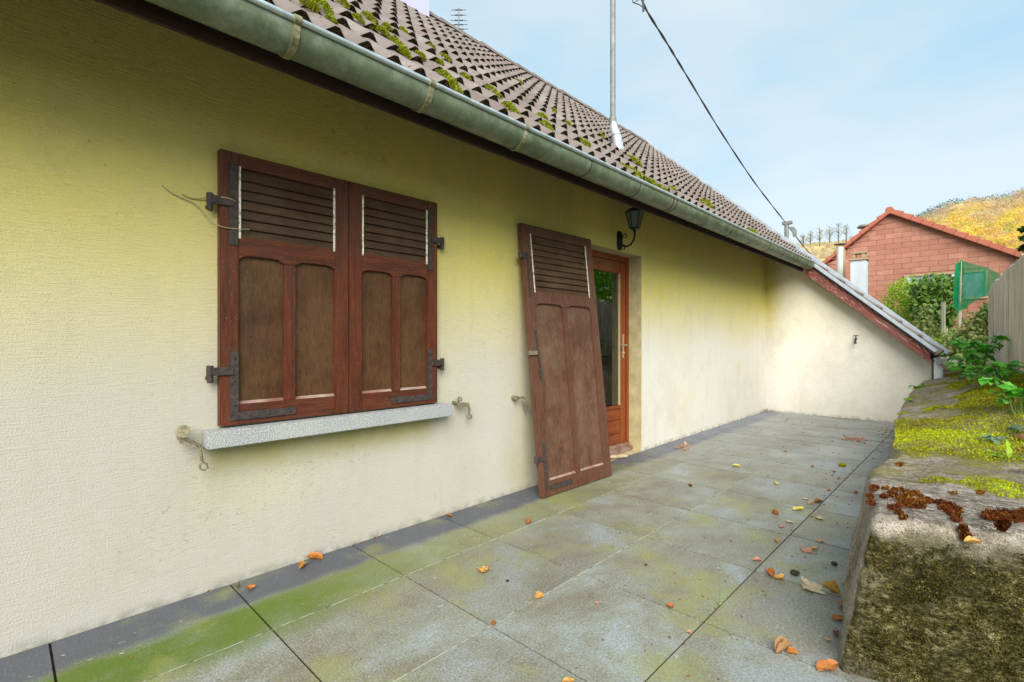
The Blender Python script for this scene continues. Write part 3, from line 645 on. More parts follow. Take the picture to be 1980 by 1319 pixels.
for i, (u, v, r_) in enumerate(CL):
    P_ = at(u, v, plane=pl); pr = proj(P_)
    n = int(260 * (r_ / .05) ** 1.3 * min(1, 2.6 / pr[2]) + 30); sl = R.uniform(1.1, 2.2)
    L = .013 * max(1, pr[2] / 3.5)
    for k in range(n):
        a = R.uniform(0, 6.283); q_ = R.random() ** .5
        dx, dy = math.cos(a) * q_ * r_ * .8, math.sin(a) * q_ * r_ * sl
        hh = (1 - q_ * q_) * r_ * .55
        p_ = P_ + Vector((0, 1, 0)) * dx + Vector((-CP, 0, SP)) * dy + RN * (hh - .004)
        add_leaf(mbr, p_, (RN + rvec() * .6 + Vector((.3, 0, -.2))).normalized(), rvec(), L * R.uniform(.7, 1.4), 'blade', rn=min(1, max(0, .25 + .5 * (1 - q_) + R.uniform(-.3, .4))))
put('dark_moss', md.mesh('dark_moss', MAT['moss_dark'], attr=True), roof, kind='stuff')
put('bright_moss', mbr.mesh('bright_moss', MAT['moss_bright'], attr=True), roof, kind='stuff')
# verge flashings
def slope_strip(name, y0, y1, x0, x1, up, th, mat_, lipside=None):
    mb = MB()
    d = Vector((CP, 0, -SP)); a = Vector((x0, y0, roof_z(x0))) + RN * up; Ln = (x1 - x0) / CP
    w = Vector((0, y1 - y0, 0))
    mb.prism([a, a + w, a + w - RN * th, a - RN * th], d * Ln)
    return put(name, mb.mesh(name, mat_, bevel=.004), roof)
slope_strip('verge_flashing', 8.12, 8.19, EX + .03, 2.055, .004, .04, MAT['flash'])
slope_strip('verge_flashing', 9.31, 9.42, RIDGE_X, 2.11, .030, .06, MAT['flash'])
# barge board of the wing
mb = MB()
bt0, bt1 = at(1560, 508, Y=8.17), at(1799, 681, Y=8.17); bb0, bb1 = at(1558, 533, Y=8.17), at(1797.5, 702, Y=8.17)
bt0 = Vector((bb0.x, 8.17, bt1.z + (bt1.x - bb0.x) * TAN)); 
mb.prism([bt0, bt1, Vector((bt1.x, 8.17, bb1.z)), Vector((bb0.x, 8.17, bt0.z - .165))], Vector((0, .03, 0)))
put('barge_board', mb.mesh('barge_board', MAT['barge'], bevel=.002), roof)
mb = MB()
d0 = Vector((.10, 8.2, roof_z(.10) - .13)); d1 = Vector((2.0, 8.2, roof_z(2.0) - .13))
mb.prism([d0, d1, d1 - Vector((0, 0, .05)), d0 - Vector((0, 0, .05))], Vector((0, .16, 0)))
put('verge_soffit', mb.mesh('verge_soffit', MAT['fascia']), roof)

# gutter
mb = MB(); GX, GZ, GR = .640, 2.2, .075
ys = [-1.2] + [8.13]
N = 14
def gsec(y, r, k0=-.05, k1=1.08):
    return [Vector((GX + math.cos(math.pi + math.pi * lerp(k0, k1, k / N)) * r, y, GZ + .012 + math.sin(math.pi + math.pi * lerp(k0, k1, k / N)) * r * .98)) for k in range(N + 1)]
seg = [-1.2 + i * .6 for i in range(16)]; seg = [y for y in seg if y < 8.1] + [8.13]
o_ = [gsec(y, GR + R.uniform(-.0006, .0006)) for y in seg]; i_ = [gsec(y, GR - .004) for y in seg]
vs_ = [p for s_ in o_ for p in s_]; fs = []
for a in range(len(seg) - 1):
    for k in range(N): fs.append((a * (N + 1) + k, a * (N + 1) + k + 1, (a + 1) * (N + 1) + k + 1, (a + 1) * (N + 1) + k))
mb.add(vs_, fs); mb.add([p for s_ in i_ for p in s_], [f[::-1] for f in fs])
mb.add(o_[-1], [tuple(range(N + 1))])
vs_ = []  # rounded stop end
for j in range(5):
    a = j / 4 * math.pi / 2
    vs_ += [Vector((GX + (p.x - GX) * math.cos(a), 8.13 + math.sin(a) * .035, GZ + (p.z - GZ) * math.cos(a) if p.z < GZ else p.z)) for p in gsec(8.13, GR)]
mb.add(vs_, [(j * (N + 1) + k, j * (N + 1) + k + 1, (j + 1) * (N + 1) + k + 1, (j + 1) * (N + 1) + k) for j in range(4) for k in range(N)])
gme = mb.mesh('gutter', MAT['zinc'], smooth=True); gme.set_sharp_from_angle(angle=rad(45))
gutter = put('gutter', gme, house)
mb = MB(); lipx, lipz = GX + GR + .004, GZ + .012 + .02
mb.tube([(lipx, y, lipz) for y in seg], .0115, 10)
put('rolled_edge', mb.mesh('rolled_edge', MAT['lip'], smooth=True), gutter)
def bracket(y, w=.012, thick=.0055, heavy=True):
    mb = MB(); k = 12
    pts = [(GX + math.cos(math.pi + math.pi * lerp(-.08, 1.03, t / k)) * (GR + thick), GZ + .012 + math.sin(math.pi + math.pi * lerp(-.08, 1.03, t / k)) * (GR + thick) * .98) for t in range(k + 1)]
    pi_ = [(GX + (x - GX) * .93, GZ + .012 + (z - GZ - .012) * .93) for x, z in pts]
    for t in range(k):
        a, b, c, d = pts[t], pts[t + 1], pi_[t + 1], pi_[t]
        mb.prism([Vector((p[0], y - w, p[1])) for p in (a, b, c, d)], Vector((0, 2 * w, 0)))
    if heavy: mb.tube([(lipx, y - w * 1.15, lipz), (lipx, y + w * 1.15, lipz)], .0165, 10)
    return put('gutter_bracket', mb.mesh('gutter_bracket', MAT['zinc_bracket'] if heavy else MAT['iron'], smooth='auto'), gutter)
for y in (-.47, .13, .725, 1.31, 1.93): bracket(y)
for y in (2.54, 3.14, 3.66, 3.72, 4.33, 4.93, 5.53, 6.1, 6.68, 7.25, 7.8): bracket(y, w=.003 if y > 3.72 or y < 3.6 else .006, thick=.003, heavy=False)
# fascia board behind the gutter with ragged mortar edge below it
mb = MB(); mb.box(.545, .567, -1.3, 8.165, 2.118, 2.30)
put('fascia_board', mb.mesh('fascia_board', MAT['fascia'], bevel=.002), roof)
# small gutter and downpipe on the wing eave
mb = MB(); gx, gz = 2.085, .885; n = 10
sec = [(gx + math.cos(math.pi + math.pi * k / n) * .07, gz + math.sin(math.pi + math.pi * k / n) * .07) for k in range(n + 1)]
for k in range(n):
    a, b = sec[k], sec[k + 1]
    c, d = [(gx + (p[0] - gx) * .93, gz + (p[1] - gz) * .93) for p in (b, a)]
    mb.prism([Vector((p[0], 8.13, p[1])) for p in (a, b, c, d)], Vector((0, 1.25, 0)))
mb.prism([Vector((p[0], 8.125, p[1])) for p in sec], Vector((0, .006, 0)))
eg = put('eave_gutter', mb.mesh('eave_gutter', MAT['galv']), house)
mb = MB(); mb.tube([(2.06, 8.22, .84), (2.06, 8.22, .4)], .045, 12)
put('downpipe', mb.mesh('downpipe', MAT['whitepaint'], smooth='auto'), eg)

# chimney on the ridge
mb = MB(); mb.box(-2.93, -2.40, 3.02, 3.62, 4.4, 6.3)
ch = put('chimney', mb.mesh('chimney', MAT['chim'], bevel=.004), roof)
mb = MB(); mb.box(-2.98, -2.35, 2.97, 3.67, 6.3, 6.38); put('cap', mb.mesh('cap', MAT['clay']), ch)

# window sill
mb = MB(); mb.box(-.02, .10, .608, 1.93, .638, .712)
put('window_sill', mb.mesh('window_sill', MAT['granite'], bevel=.003), house)

# ---- shutters: local x outward, y along the width, z up
def bxm(mb, a, mi=0): mb.box(*a, mi)
def arch_rail(w0, w1, zt_, zb_, open_, x0, x1, drop=.018):
    """rail whose lower edge arches over the panels in open_ = [(a, b), ...]"""
    pts = [Vector((x0, w0, zt_)), Vector((x0, w1, zt_)), Vector((x0, w1, zb_ - drop))]
    for a, b in reversed(open_):
        pts.append(Vector((x0, b, zb_ - drop)))
        for k in range(1, 8):
            t = k / 8; y = b + (a - b) * t; pts.append(Vector((x0, y, zb_ - drop + drop * min(1, math.sin(math.pi * t) * 1.9) ** .7)))
        pts.append(Vector((x0, a, zb_ - drop)))
    pts.append(Vector((x0, w0, zb_ - drop)))
    m = MB(); m.prism(pts, Vector((x1 - x0, 0, 0))); return m
def shutter(parent, w, h, ms, mr_, mp_, msl, side, stile=.076, louv=(.0625, .31), rail=.088, bot=.093, th=.036, nsl=7, arch=.018):
    """side: +1 hinge on low y, -1 hinge on high y"""
    fr = MB(); fr.box(0, th, 0, stile, 0, h); fr.box(0, th, w - stile, w, 0, h)
    for k, (a, b) in enumerate(((0, stile), (w - stile, w))):
        m = MB(); m.box(0, th, a, b, 0, h); put('stile', m.mesh('stile', ms, bevel=.0025), parent)
    m = MB(); m.box(.001, th - .0015, stile, w - stile, h - louv[0], h); put('top_rail', m.mesh('top_rail', mr_, bevel=.002), parent)
    m = MB(); m.box(.001, th - .0015, stile, w - stile, 0, bot); put('bottom_rail', m.mesh('bottom_rail', mr_, bevel=.002), parent)
    zl0 = h - louv[0] - louv[1]; zp = zl0 - rail; mid = w / 2; mw = .028
    op = [(stile, mid - mw), (mid + mw, w - stile)]
    m = arch_rail(stile, w - stile, zl0, zp, op, .001, th - .0015, arch); put('middle_rail', m.mesh('middle_rail', mr_, bevel=.002), parent)
    m = MB(); m.box(.002, th - .003, mid - mw, mid + mw, bot, zp - arch); put('mullion', m.mesh('mullion', ms, bevel=.0025), parent)
    for a, b in op:
        m = MB(); m.box(.008, .016, a - .004, b + .004, bot - .004, zp + .004)
        put('panel', m.mesh('panel', mp_), parent)
        m = MB(); m.prism([Vector((.016, a, bot)), Vector((th - .006, a, bot)), Vector((.016, a, bot + .012))], Vector((0, b - a, 0)))
        put('moulding', m.mesh('moulding', MAT['sillwood']), parent)
    n = nsl; p = louv[1] / n
    m = MB(); L = p * 1.32; a = rad(62)
    T = Matrix.Rotation(0, 4, 'Y')
    sl = MB(); c, s_ = math.cos(a), math.sin(a)
    sl.add([(x * c + z * s_ * 0 + (z) * 0 + (-z * c) * 0 + xx, y, zz) for x, xx, y, zz in []], [])
    prof = [(.010, L * .5), (.0155, L * .5), (th - .003, -L * .5), (th - .009, -L * .5)]
    for y in (stile - .003, w - stile + .003): sl.v += [(px, y, pz) for px, pz in prof]; sl.rn += [.5] * 4
    sl.f += [(0, 1, 2, 3), (4, 7, 6, 5), (0, 4, 5, 1), (1, 5, 6, 2), (2, 6, 7, 3), (3, 7, 4, 0)]; sl.mi += [0] * 6
    sm = sl.mesh('slat', msl, bevel=.001)
    for k in range(n): put('slat', sm, parent, (0, 0, zl0 + p * (k + .45)), rot=(R.uniform(-.004, .004), 0, 0))
    m = MB(); m.box(.002, .006, stile, w - stile, zl0, h - louv[0]); put('backing_board', m.mesh('backing_board', MAT['fascia']), parent)
    for y in (stile + .004, w - stile - .004):
        m = MB(); m.box(th - .004, th + .002, y - .0045, y + .0045, zl0 - .012, h - louv[0] + .004); put('weather_strip', m.mesh('weather_strip', MAT['white_strip']), parent)
    return zl0, zp
def ironwork(parent, w, h, side, th=.036):
    def Y(y): return y if side > 0 else w - y
    def bx_(m, x0, x1, ya, yb, z0, z1):
        a, b = sorted((Y(ya), Y(yb))); m.box(x0, x1, a, b, z0, z1)
    # L bracket at the foot
    m = MB(); bx_(m, th, th + .005, .038, .075, .022, .335); bx_(m, th, th + .0052, .075, .33, .022, .058)
    for y, z in ((.056, .30), (.056, .20), (.056, .09), (.12, .04), (.2, .04), (.30, .04)):
        m.lathe([(.007, 0), (.005, .004), (.001, .005)], (th + .005, Y(y), z), 8, T=Matrix.Rotation(rad(90), 4, 'Y'))
    put('corner_bracket', m.mesh('corner_bracket', MAT['iron'], bevel=.0012), parent)
    # upper strap
    m = MB(); bx_(m, th, th + .006, .035, .072, h - .42, h - .055)
    put('hinge_strap', m.mesh('hinge_strap', MAT['iron'], bevel=.0015), parent)
    for z in (.245, h - .23):
        m = MB(); bx_(m, th + .004, th + .012, -.035, .052, z - .018, z + .018)
        put('hinge_arm', m.mesh('hinge_arm', MAT['iron'], bevel=.0015), parent)
        m = MB(); m.lathe([(.014, -.022), (.014, .024), (.012, .026)], (th - .002, Y(-.038), z), 10)
        m.tube([(th - .002, Y(-.038), z - .03), (-.04, Y(-.038), z - .03)], .010, 8)
        m.lathe([(.010, -.05), (.012, -.044), (.012, -.022)], (th - .002, Y(-.038), z), 10)
        put('pintle', m.mesh('pintle', MAT['iron'], smooth='auto'), parent)
for y0_, y1_, sd_ in ((.669, 1.2765, 1), (1.2795, 1.863, -1)):
    w_, h_ = y1_ - y0_, 1.226
    m = MB(); m.box(.0, .0015, .0, w_, .0, h_)
    sh = put('window_shutter', m.mesh('window_shutter', MAT['shutter']), house, (.006, y0_, .722))
    shutter(sh, w_, h_, MAT['shutter'], MAT['shutter_rail'], MAT['shutter_panel'], MAT['slat'], sd_)
    ironwork(sh, w_, h_, sd_)

# ---- glazed door
FX = -.14
m = MB()
m.box(FX - .06, FX, DY0, DY0 + .055, .03, DZ - .002); m.box(FX - .06, FX, DY1 - .045, DY1 - .001, .03, DZ - .002); m.box(FX - .06, FX - .001, DY0 + .055, DY1 - .045, DZ - .055, DZ - .003)
door = put('door', m.mesh('door', MAT['door'], bevel=.003), house)
a0, a1 = DY0 + .058, DY1 - .048; SX = FX - .012
zb0, zg = .075, .46
for y0_, y1_ in ((a0, a0 + .10), (a1 - .10, a1)):
    m = MB(); m.box(SX - .045, SX, y0_, y1_, zb0, DZ - .058); put('stile', m.mesh('stile', MAT['door'], bevel=.004), door)
m = MB(); m.box(SX - .045, SX - .001, a0 + .10, a1 - .10, DZ - .175, DZ - .058); put('top_rail', m.mesh('top_rail', MAT['doorbar'], bevel=.004), door)
m = MB(); m.box(SX - .045, SX + .008, a0 + .10, a1 - .10, zg - .03, zg); put('glazing_rail', m.mesh('glazing_rail', MAT['doorbar'], bevel=.004), door)
zz = [zb0, .18, .315, zg - .032]
for k in range(3):
    m = MB(); m.box(SX - .04, SX - .006, a0 + .10, a1 - .10, zz[k] + .002, zz[k + 1] - .002); put('board', m.mesh('board', MAT['doorbar'], bevel=.004), door)
m = MB()
for y0_, y1_ in ((a0 + .10, a0 + .108), (a1 - .108, a1 - .10)): m.box(SX - .03, SX - .001, y0_, y1_, zg, DZ - .175)
put('glazing_bead', m.mesh('glazing_bead', MAT['gasket']), door)
m = MB(); m.box(SX - .024, SX - .018, a0 + .10, a1 - .10, zg, DZ - .175); put('pane', m.mesh('pane', MAT['glass']), door)
m = MB(); m.box(SX, SX + .004, a1 - .062, a1 - .035, .93, 1.17)
m.tube([(SX + .003, a1 - .048, 1.06), (SX + .045, a1 - .048, 1.06), (SX + .05, a1 - .06, 1.06), (SX + .05, a1 - .15, 1.062)], .0075, 8)
m.lathe([(.012, 0), (.012, .01)], (SX + .004, a1 - .048, .98), 10, T=Matrix.Rotation(rad(90), 4, 'Y'))
put('handle', m.mesh('handle', MAT['handle'], smooth='auto'), door)
m = MB(); m.box(FX - .06, FX + .045, DY0 + .002, DY1 - .002, .0, .045); m.box(FX - .05, FX + .012, DY0 + .002, DY1 - .002, .045, .072)
put('threshold', m.mesh('threshold', MAT['sillwood'], bevel=.003), door)
m = MB()
yy = a1 - .30
vs_ = []
for k in range(41):
    y = lerp(a1 - .235, a1 - .10, k / 40); x = SX - .06 + .012 * math.sin(k * .9) + .006 * math.sin(k * 2.3)
    vs_ += [(x, y, .1), (x, y, 1.86)]
m.add(vs_, [(2 * k, 2 * k + 2, 2 * k + 3, 2 * k + 1) for k in range(40)])
put('curtain', m.mesh('curtain', MAT['curtain'], smooth=True), door)

m = MB(); m.box(-.30, -.002, DY0 + .001, DY1 - .001, -.1, -.004); put('door_step', m.mesh('door_step', MAT['reveal']), house)

# ---- shutter stays on the wall
def stay(y, z, kind):
    o = None; m = MB(); T = Matrix.Rotation(rad(90), 4, 'Y')
    if kind == 'disc':
        m.tube([(-.01, y, z - .02), (.07, y + .01, z - .035)], .012, 8)
        m.prism([Vector((.05, y - .012, z - .02)), Vector((.075, y - .012, z - .02)), Vector((.085, y + .04, z - .05)), Vector((.06, y + .04, z - .05))], Vector((0, 0, -.018)))
        m.tube([(.07, y + .03, z - .04), (.072, y + .055, z - .055), (.074, y + .062, z - .09), (.074, y + .066, z - .125)], [.010, .008, .006, .006], 8)
        m.lathe([(.002, 0), (.028, .002), (.028, .006), (.002, .007)], (.060, y, z + .008), 16, T=Matrix.Rotation(rad(65), 4, 'Y') @ Matrix.Rotation(rad(15), 4, 'X'))
        for k in range(2):
            m.tube([(.074, y + .066, z - .125), (.078 , y + .056 + .028 * k, z - .14), (.078, y + .058 + .028 * k, z - .155), (.078, y + .074, z - .163)], .004, 6)
    elif kind == 'ball':
        m.tube([(-.01, y, z), (.05, y, z)], .012, 8)
        m.lathe([(.003, -.016), (.014, -.011), (.017, 0), (.014, .011), (.003, .016)], (.055, y + .01, z + .025), 12)
        m.prism([Vector((.05, y - .005, z + .004)), Vector((.06, y - .005, z + .004)), Vector((.06, y + .085, z - .004)), Vector((.05, y + .085, z - .004))], Vector((0, 0, -.028)))
        m.tube([(.055, y + .08, z - .01), (.057, y + .088, z - .05), (.058, y + .088, z - .085)], [.009, .008, .007], 8)
        m.lathe([(.003, -.016), (.014, -.011), (.018, 0), (.014, .011), (.003, .016)], (.060, y + .09, z - .095), 12)
    else:
        m.tube([(-.01, y, z), (.05, y, z)], .017, 8)
        m.tube([(.045, y, z), (.05, y + .06, z + .002), (.05, y + .075, z - .012)], .007, 8)
        m.tube([(.05, y + .073, z - .01), (.053, y + .078, z - .04), (.055, y + .09, z - .075), (.056, y + .098, z - .105)], [.008, .011, .010, .002], 8)
    return put('shutter_stay', m.mesh('shutter_stay', MAT['iron_pale'], smooth='auto'), house)
stay(.527, .714, 'disc').__setitem__('label', 'shutter stay with a round disc beside the sill')
stay(2.02, .704, 'ball').__setitem__('label', 'shutter stay with two ball ends')
stay(2.575, .688, 'hook').__setitem__('label', 'shutter stay with a hanging pointed hook')

# ================================================================== LEANING SHUTTER
bl = Vector((.225, 2.606, .002)); br = Vector((.25, 3.45, .002)); tl = Vector((.012, 2.606, 1.962))
ey = (br - bl).normalized(); ez = (tl - bl).normalized(); ex = ey.cross(ez).normalized(); ez = ex.cross(ey)
ls = put('leaning_shutter', None, mat4=Matrix(((ex.x, ey.x, ez.x, bl.x), (ex.y, ey.y, ez.y, bl.y), (ex.z, ey.z, ez.z, bl.z), (0, 0, 0, 1))),
         label='tall faded brown louvred shutter leaning loose against the wall beside the glazed door', cat='shutter')
w_, h_ = .845, 1.965
shutter(ls, w_, h_, MAT['old_wood'], MAT['old_wood'], MAT['old_panel'], MAT['old_slat'], 1, stile=.088, louv=(.075, .42), rail=.09, bot=.105, nsl=9, arch=.02)
for z, hh in ((1.72, 1), (.27, 1)):
    m = MB(); m.box(.036, .044, -.03, .055, z - .016, z + .016); m.lathe([(.013, -.022), (.013, .024)], (.034, -.034, z), 10); put('hinge_arm', m.mesh('hinge_arm', MAT['iron'], smooth='auto'), ls)
m = MB(); m.box(.036, .041, .04, .068, .05, .38); m.lathe([(.007, 0), (.004, .004)], (.041, .054, .36), 8, T=Matrix.Rotation(rad(90), 4, 'Y')); put('hinge_strap', m.mesh('hinge_strap', MAT['iron'], bevel=.001), ls)
m = MB(); m.box(.036, .0405, .09, .33, .04, .075)
for y in (.11, .17, .24, .31): m.lathe([(.007, 0), (.004, .004)], (.0405, y, .058), 8, T=Matrix.Rotation(rad(90), 4, 'Y'))
put('corner_bracket', m.mesh('corner_bracket', MAT['iron'], bevel=.001), ls)
m = MB(); m.box(.036, .040, .03, .045, 1.42, 1.75); put('top_strap', m.mesh('top_strap', MAT['iron'], bevel=.001), ls)
m = MB(); m.tube([(.045, .062, 1.16), (.047, .066, 1.0), (.050, .078, .90), (.055, .088, .84), (.050, .072, .83), (.047, .062, .90)], .006, 8); m.box(.036, .046, .035, .085, .995, 1.035); m.lathe([(.010, 0), (.008, .01)], (.036, .062, 1.17), 8, T=Matrix.Rotation(rad(90), 4, 'Y'))
put('latch_rod', m.mesh('latch_rod', MAT['iron'], smooth='auto'), ls)
m = MB(); m.box(.036, .052, -.03, .05, 1.0, 1.03); put('latch_plate', m.mesh('latch_plate', MAT['iron_pale'], bevel=.001), ls)

# ================================================================== WALL LANTERN
lamp = thing('wall_lantern', 'black cast metal lantern on a scrolled bracket under the eaves above the door', 'lantern', (0, 4.02, 2.04))
m = MB(); T = Matrix.Scale(.55, 4, Vector((0, 1, 0)))
prof = [(.004, -.092), (.030, -.085), (.038, -.06), (.040, 0), (.038, .06), (.028, .085), (.004, .092)]
n = 14; vs_ = []
for r_, z in prof:
    for k in range(n): a = math.pi * k / (n - 1) - math.pi / 2; vs_.append((max(0, math.cos(a)) * r_ * .8, math.sin(a) * r_, z))
m.add(vs_, [(i * n + k, i * n + k + 1, (i + 1) * n + k + 1, (i + 1) * n + k) for i in range(len(prof) - 1) for k in range(n - 1)])
put('back_plate', m.mesh('back_plate', MAT['lampmetal'], smooth='auto'), lamp)
m = MB(); LX = .165
m.tube([(.02, 0, -.03), (.045, 0, -.05), (.085, 0, -.065), (.125, 0, -.05), (.155, 0, -.012), (LX, 0, .03), (LX, 0, .075)], [.010, .010, .009, .009, .009, .010, .012], 8)
sp = [(.028 + .0, 0, -.03), (.03, 0, .01), (.045, 0, .045), (.068, 0, .055), (.085, 0, .038), (.078, 0, .02), (.066, 0, .022), (.066, 0, .032)]
m.tube(sp, [.008, .007, .006, .006, .005, .005, .005, .006], 8)
m.tube([(.06, 0, -.06), (.055, 0, -.085), (.05, 0, -.095)], [.008, .006, .003], 6)
put('scroll_arm', m.mesh('scroll_arm', MAT['lampmetal'], smooth='auto'), lamp)
cg = put('lantern_cage', None, lamp, (LX, 0, 0))
rb_, rt_, z0_, z1_ = .044, .078, .095, .235
T6 = [(math.cos(k * math.pi / 3 + .5), math.sin(k * math.pi / 3 + .5)) for k in range(6)]
m = MB()
for c, s_ in T6: m.tube([(c * rb_, s_ * rb_, z0_), (c * rt_, s_ * rt_, z1_)], .0045, 6)
m.lathe([(.012, .07), (.03, .08), (rb_ + .004, .09), (rb_ + .004, .098), (.01, .099)], (0, 0, 0), 6, T=Matrix.Rotation(.5, 4, 'Z'))
m.lathe([(rt_ + .004, z1_), (rt_ + .014, z1_ + .004), (rt_ + .010, z1_ + .014), (.045, z1_ + .042), (.02, z1_ + .05), (.012, z1_ + .066), (.003, z1_ + .074)], (0, 0, 0), 6, T=Matrix.Rotation(.5, 4, 'Z'))
put('frame_and_roof', m.mesh('frame_and_roof', MAT['lampmetal']), lamp, (LX, 0, 0))
bpy.data.objects.remove(cg)
for k in range(6):
    (c, s_), (c2, s2) = T6[k], T6[(k + 1) % 6]
    m = MB(); m.prism([Vector((c * rb_, s_ * rb_, z0_)), Vector((c2 * rb_, s2 * rb_, z0_)), Vector((c2 * rt_, s2 * rt_, z1_)), Vector((c * rt_, s_ * rt_, z1_))], Vector((c + c2, s_ + s2, 0)) * -.0012)
    put('glass_pane', m.mesh('glass_pane', MAT['lampglass']), lamp, (LX, 0, 0))
m = MB(); m.lathe([(.014, .098), (.014, .135), (.010, .137)], (0, 0, 0), 10); put('bulb_socket', m.mesh('bulb_socket', MAT['lampmetal']), lamp, (LX, 0, 0))

# ================================================================== TAP ON THE WING WALL
t = thing('garden_tap', 'small dark outdoor tap sticking out of the blank far wall', 'tap', (1.18, 8.35, 1.13))
m = MB(); m.tube([(0, .02, 0), (0, -.05, 0), (0, -.07, -.01), (0, -.075, -.05)], [.012, .012, .012, .010], 8); m.tube([(0, -.04, 0), (0, -.04, .04)], .007, 8); m.lathe([(.016, -.07), (.014, -.045)], (0, -.075, 0), 10)
put('spout', m.mesh('spout', MAT['iron'], smooth='auto'), t)
m = MB(); m.tube([(-.03, -.04, .045), (.03, -.04, .045)], .006, 8); put('handle', m.mesh('handle', MAT['iron']), t)

# ================================================================== LOW WALL
EDGE = [(1.96, 2.205), (2.25, 2.16), (2.54, 2.105), (2.75, 2.095), (3.1, 2.145), (3.54, 2.115), (4.3, 2.03), (5.09, 1.977), (6.3, 1.93), (8.0, 1.90), (9.6, 1.86)]
FRONT = [(2.2, 1.96), (2.6, 2.13), (3.0, 2.22), (3.8, 2.3)]      # X -> Y of the front face
def wall_top(x, y):
    e = interp(EDGE, y)
    z = .528 + .05 * ss(3, 8, y) + (x - e) * (.30 * ss(2.6, 5.5, y)) 
    z += .022 * noise.noise(Vector((x * 2.2, y * 1.6, 3))) * ss(2.0, 2.6, y) + .008 * noise.noise(Vector((x * 7, y * 7, 1)))
    return z
WX1, WY1 = 3.8, 9.6
RC = .035
def wall_pt(a, b, c):
    """a: 0 at the left face, grows to the right; b: 0 at the front, grows along Y; c: 0 at the bottom, 1 at the top (metres on a rounded box)."""
    lx, ly, lz = 1.6, 7.6, .56
    p = Vector((a, b, c)); q_ = Vector((max(RC, a), max(RC, b), min(lz - RC, c)))
    d = p - q_
    if d.length > 1e-6: d.normalize(); p = q_ + d * RC
    a, b, c = p
    yy = 1.96 + b; e = interp(EDGE, yy)
    x = e + a; fy = interp(FRONT, x) - 1.96
    y = yy + fy * max(0, 1 - b / 1.2)
    k = c / lz
    ztop = wall_top(x, y)
    z = -.03 + k * (ztop + .03)
    x -= .085 * (1 - k) * max(0, 1 - a / .5); y -= .03 * (1 - k) * max(0, 1 - b / .5)
    v = Vector((x, y, z))
    # weathered relief
    nl = noise.noise(v * 4) * .014 + noise.noise(v * 13) * .006 + fbm(v * 34, 3) * .0045
    out = Vector((-1 if a < .06 else 0, -1 if b < .06 else 0, 1 if c > lz - .06 else 0))
    if out.length: v += out.normalized() * nl
    return v
ga = [0, .004, .010, .018, .026, .035] + list(np.arange(.042, .52, .0065)) + list(np.arange(.52, 1.61, .05))
gb = [0, .004, .010, .018, .026, .035] + list(np.arange(.045, 1.5, .014)) + list(np.arange(1.5, 3.6, .028)) + list(np.arange(3.6, 7.62, .07))
gc = list(np.arange(0, .52, .0065)) + [.525, .534, .542, .550, .556, .56]
wm = MB(); idx = {}
def vi(a, b, c):
    k = (round(a, 5), round(b, 5), round(c, 5))
    if k not in idx: idx[k] = len(wm.v); wm.v.append(tuple(wall_pt(a, b, c))); wm.rn.append(.5)
    return idx[k]
for i in range(len(ga) - 1):
    for j in range(len(gb) - 1):
        wm.f.append((vi(ga[i], gb[j], .56), vi(ga[i + 1], gb[j], .56), vi(ga[i + 1], gb[j + 1], .56), vi(ga[i], gb[j + 1], .56))); wm.mi.append(0)
gb2 = gb
for j in range(len(gb2) - 1):
    st = 1
    for k in range(len(gc) - 1):
        wm.f.append((vi(0, gb2[j], gc[k]), vi(0, gb2[j], gc[k + 1]), vi(0, gb2[j + 1], gc[k + 1]), vi(0, gb2[j + 1], gc[k]))); wm.mi.append(0)
for i in range(len(ga) - 1):
    for k in range(len(gc) - 1):
        wm.f.append((vi(ga[i], 0, gc[k]), vi(ga[i + 1], 0, gc[k]), vi(ga[i + 1], 0, gc[k + 1]), vi(ga[i], 0, gc[k + 1]))); wm.mi.append(0)
me = wm.mesh('low_wall', MAT['stone'], smooth=True)
low_wall = put('low_wall', me, label='low thick mossy old stone wall edging the terrace, its blunt end close by', cat='wall')

# moss carpets on top of the wall
def on_wall(u, v):
    z = .55
    for _ in range(6):
        p = at(u, v, Z=z); z = wall_top(p.x, p.y)
    return Vector((p.x, p.y, z))
mm = MB(); mr2 = MB()
r = random.Random(5)
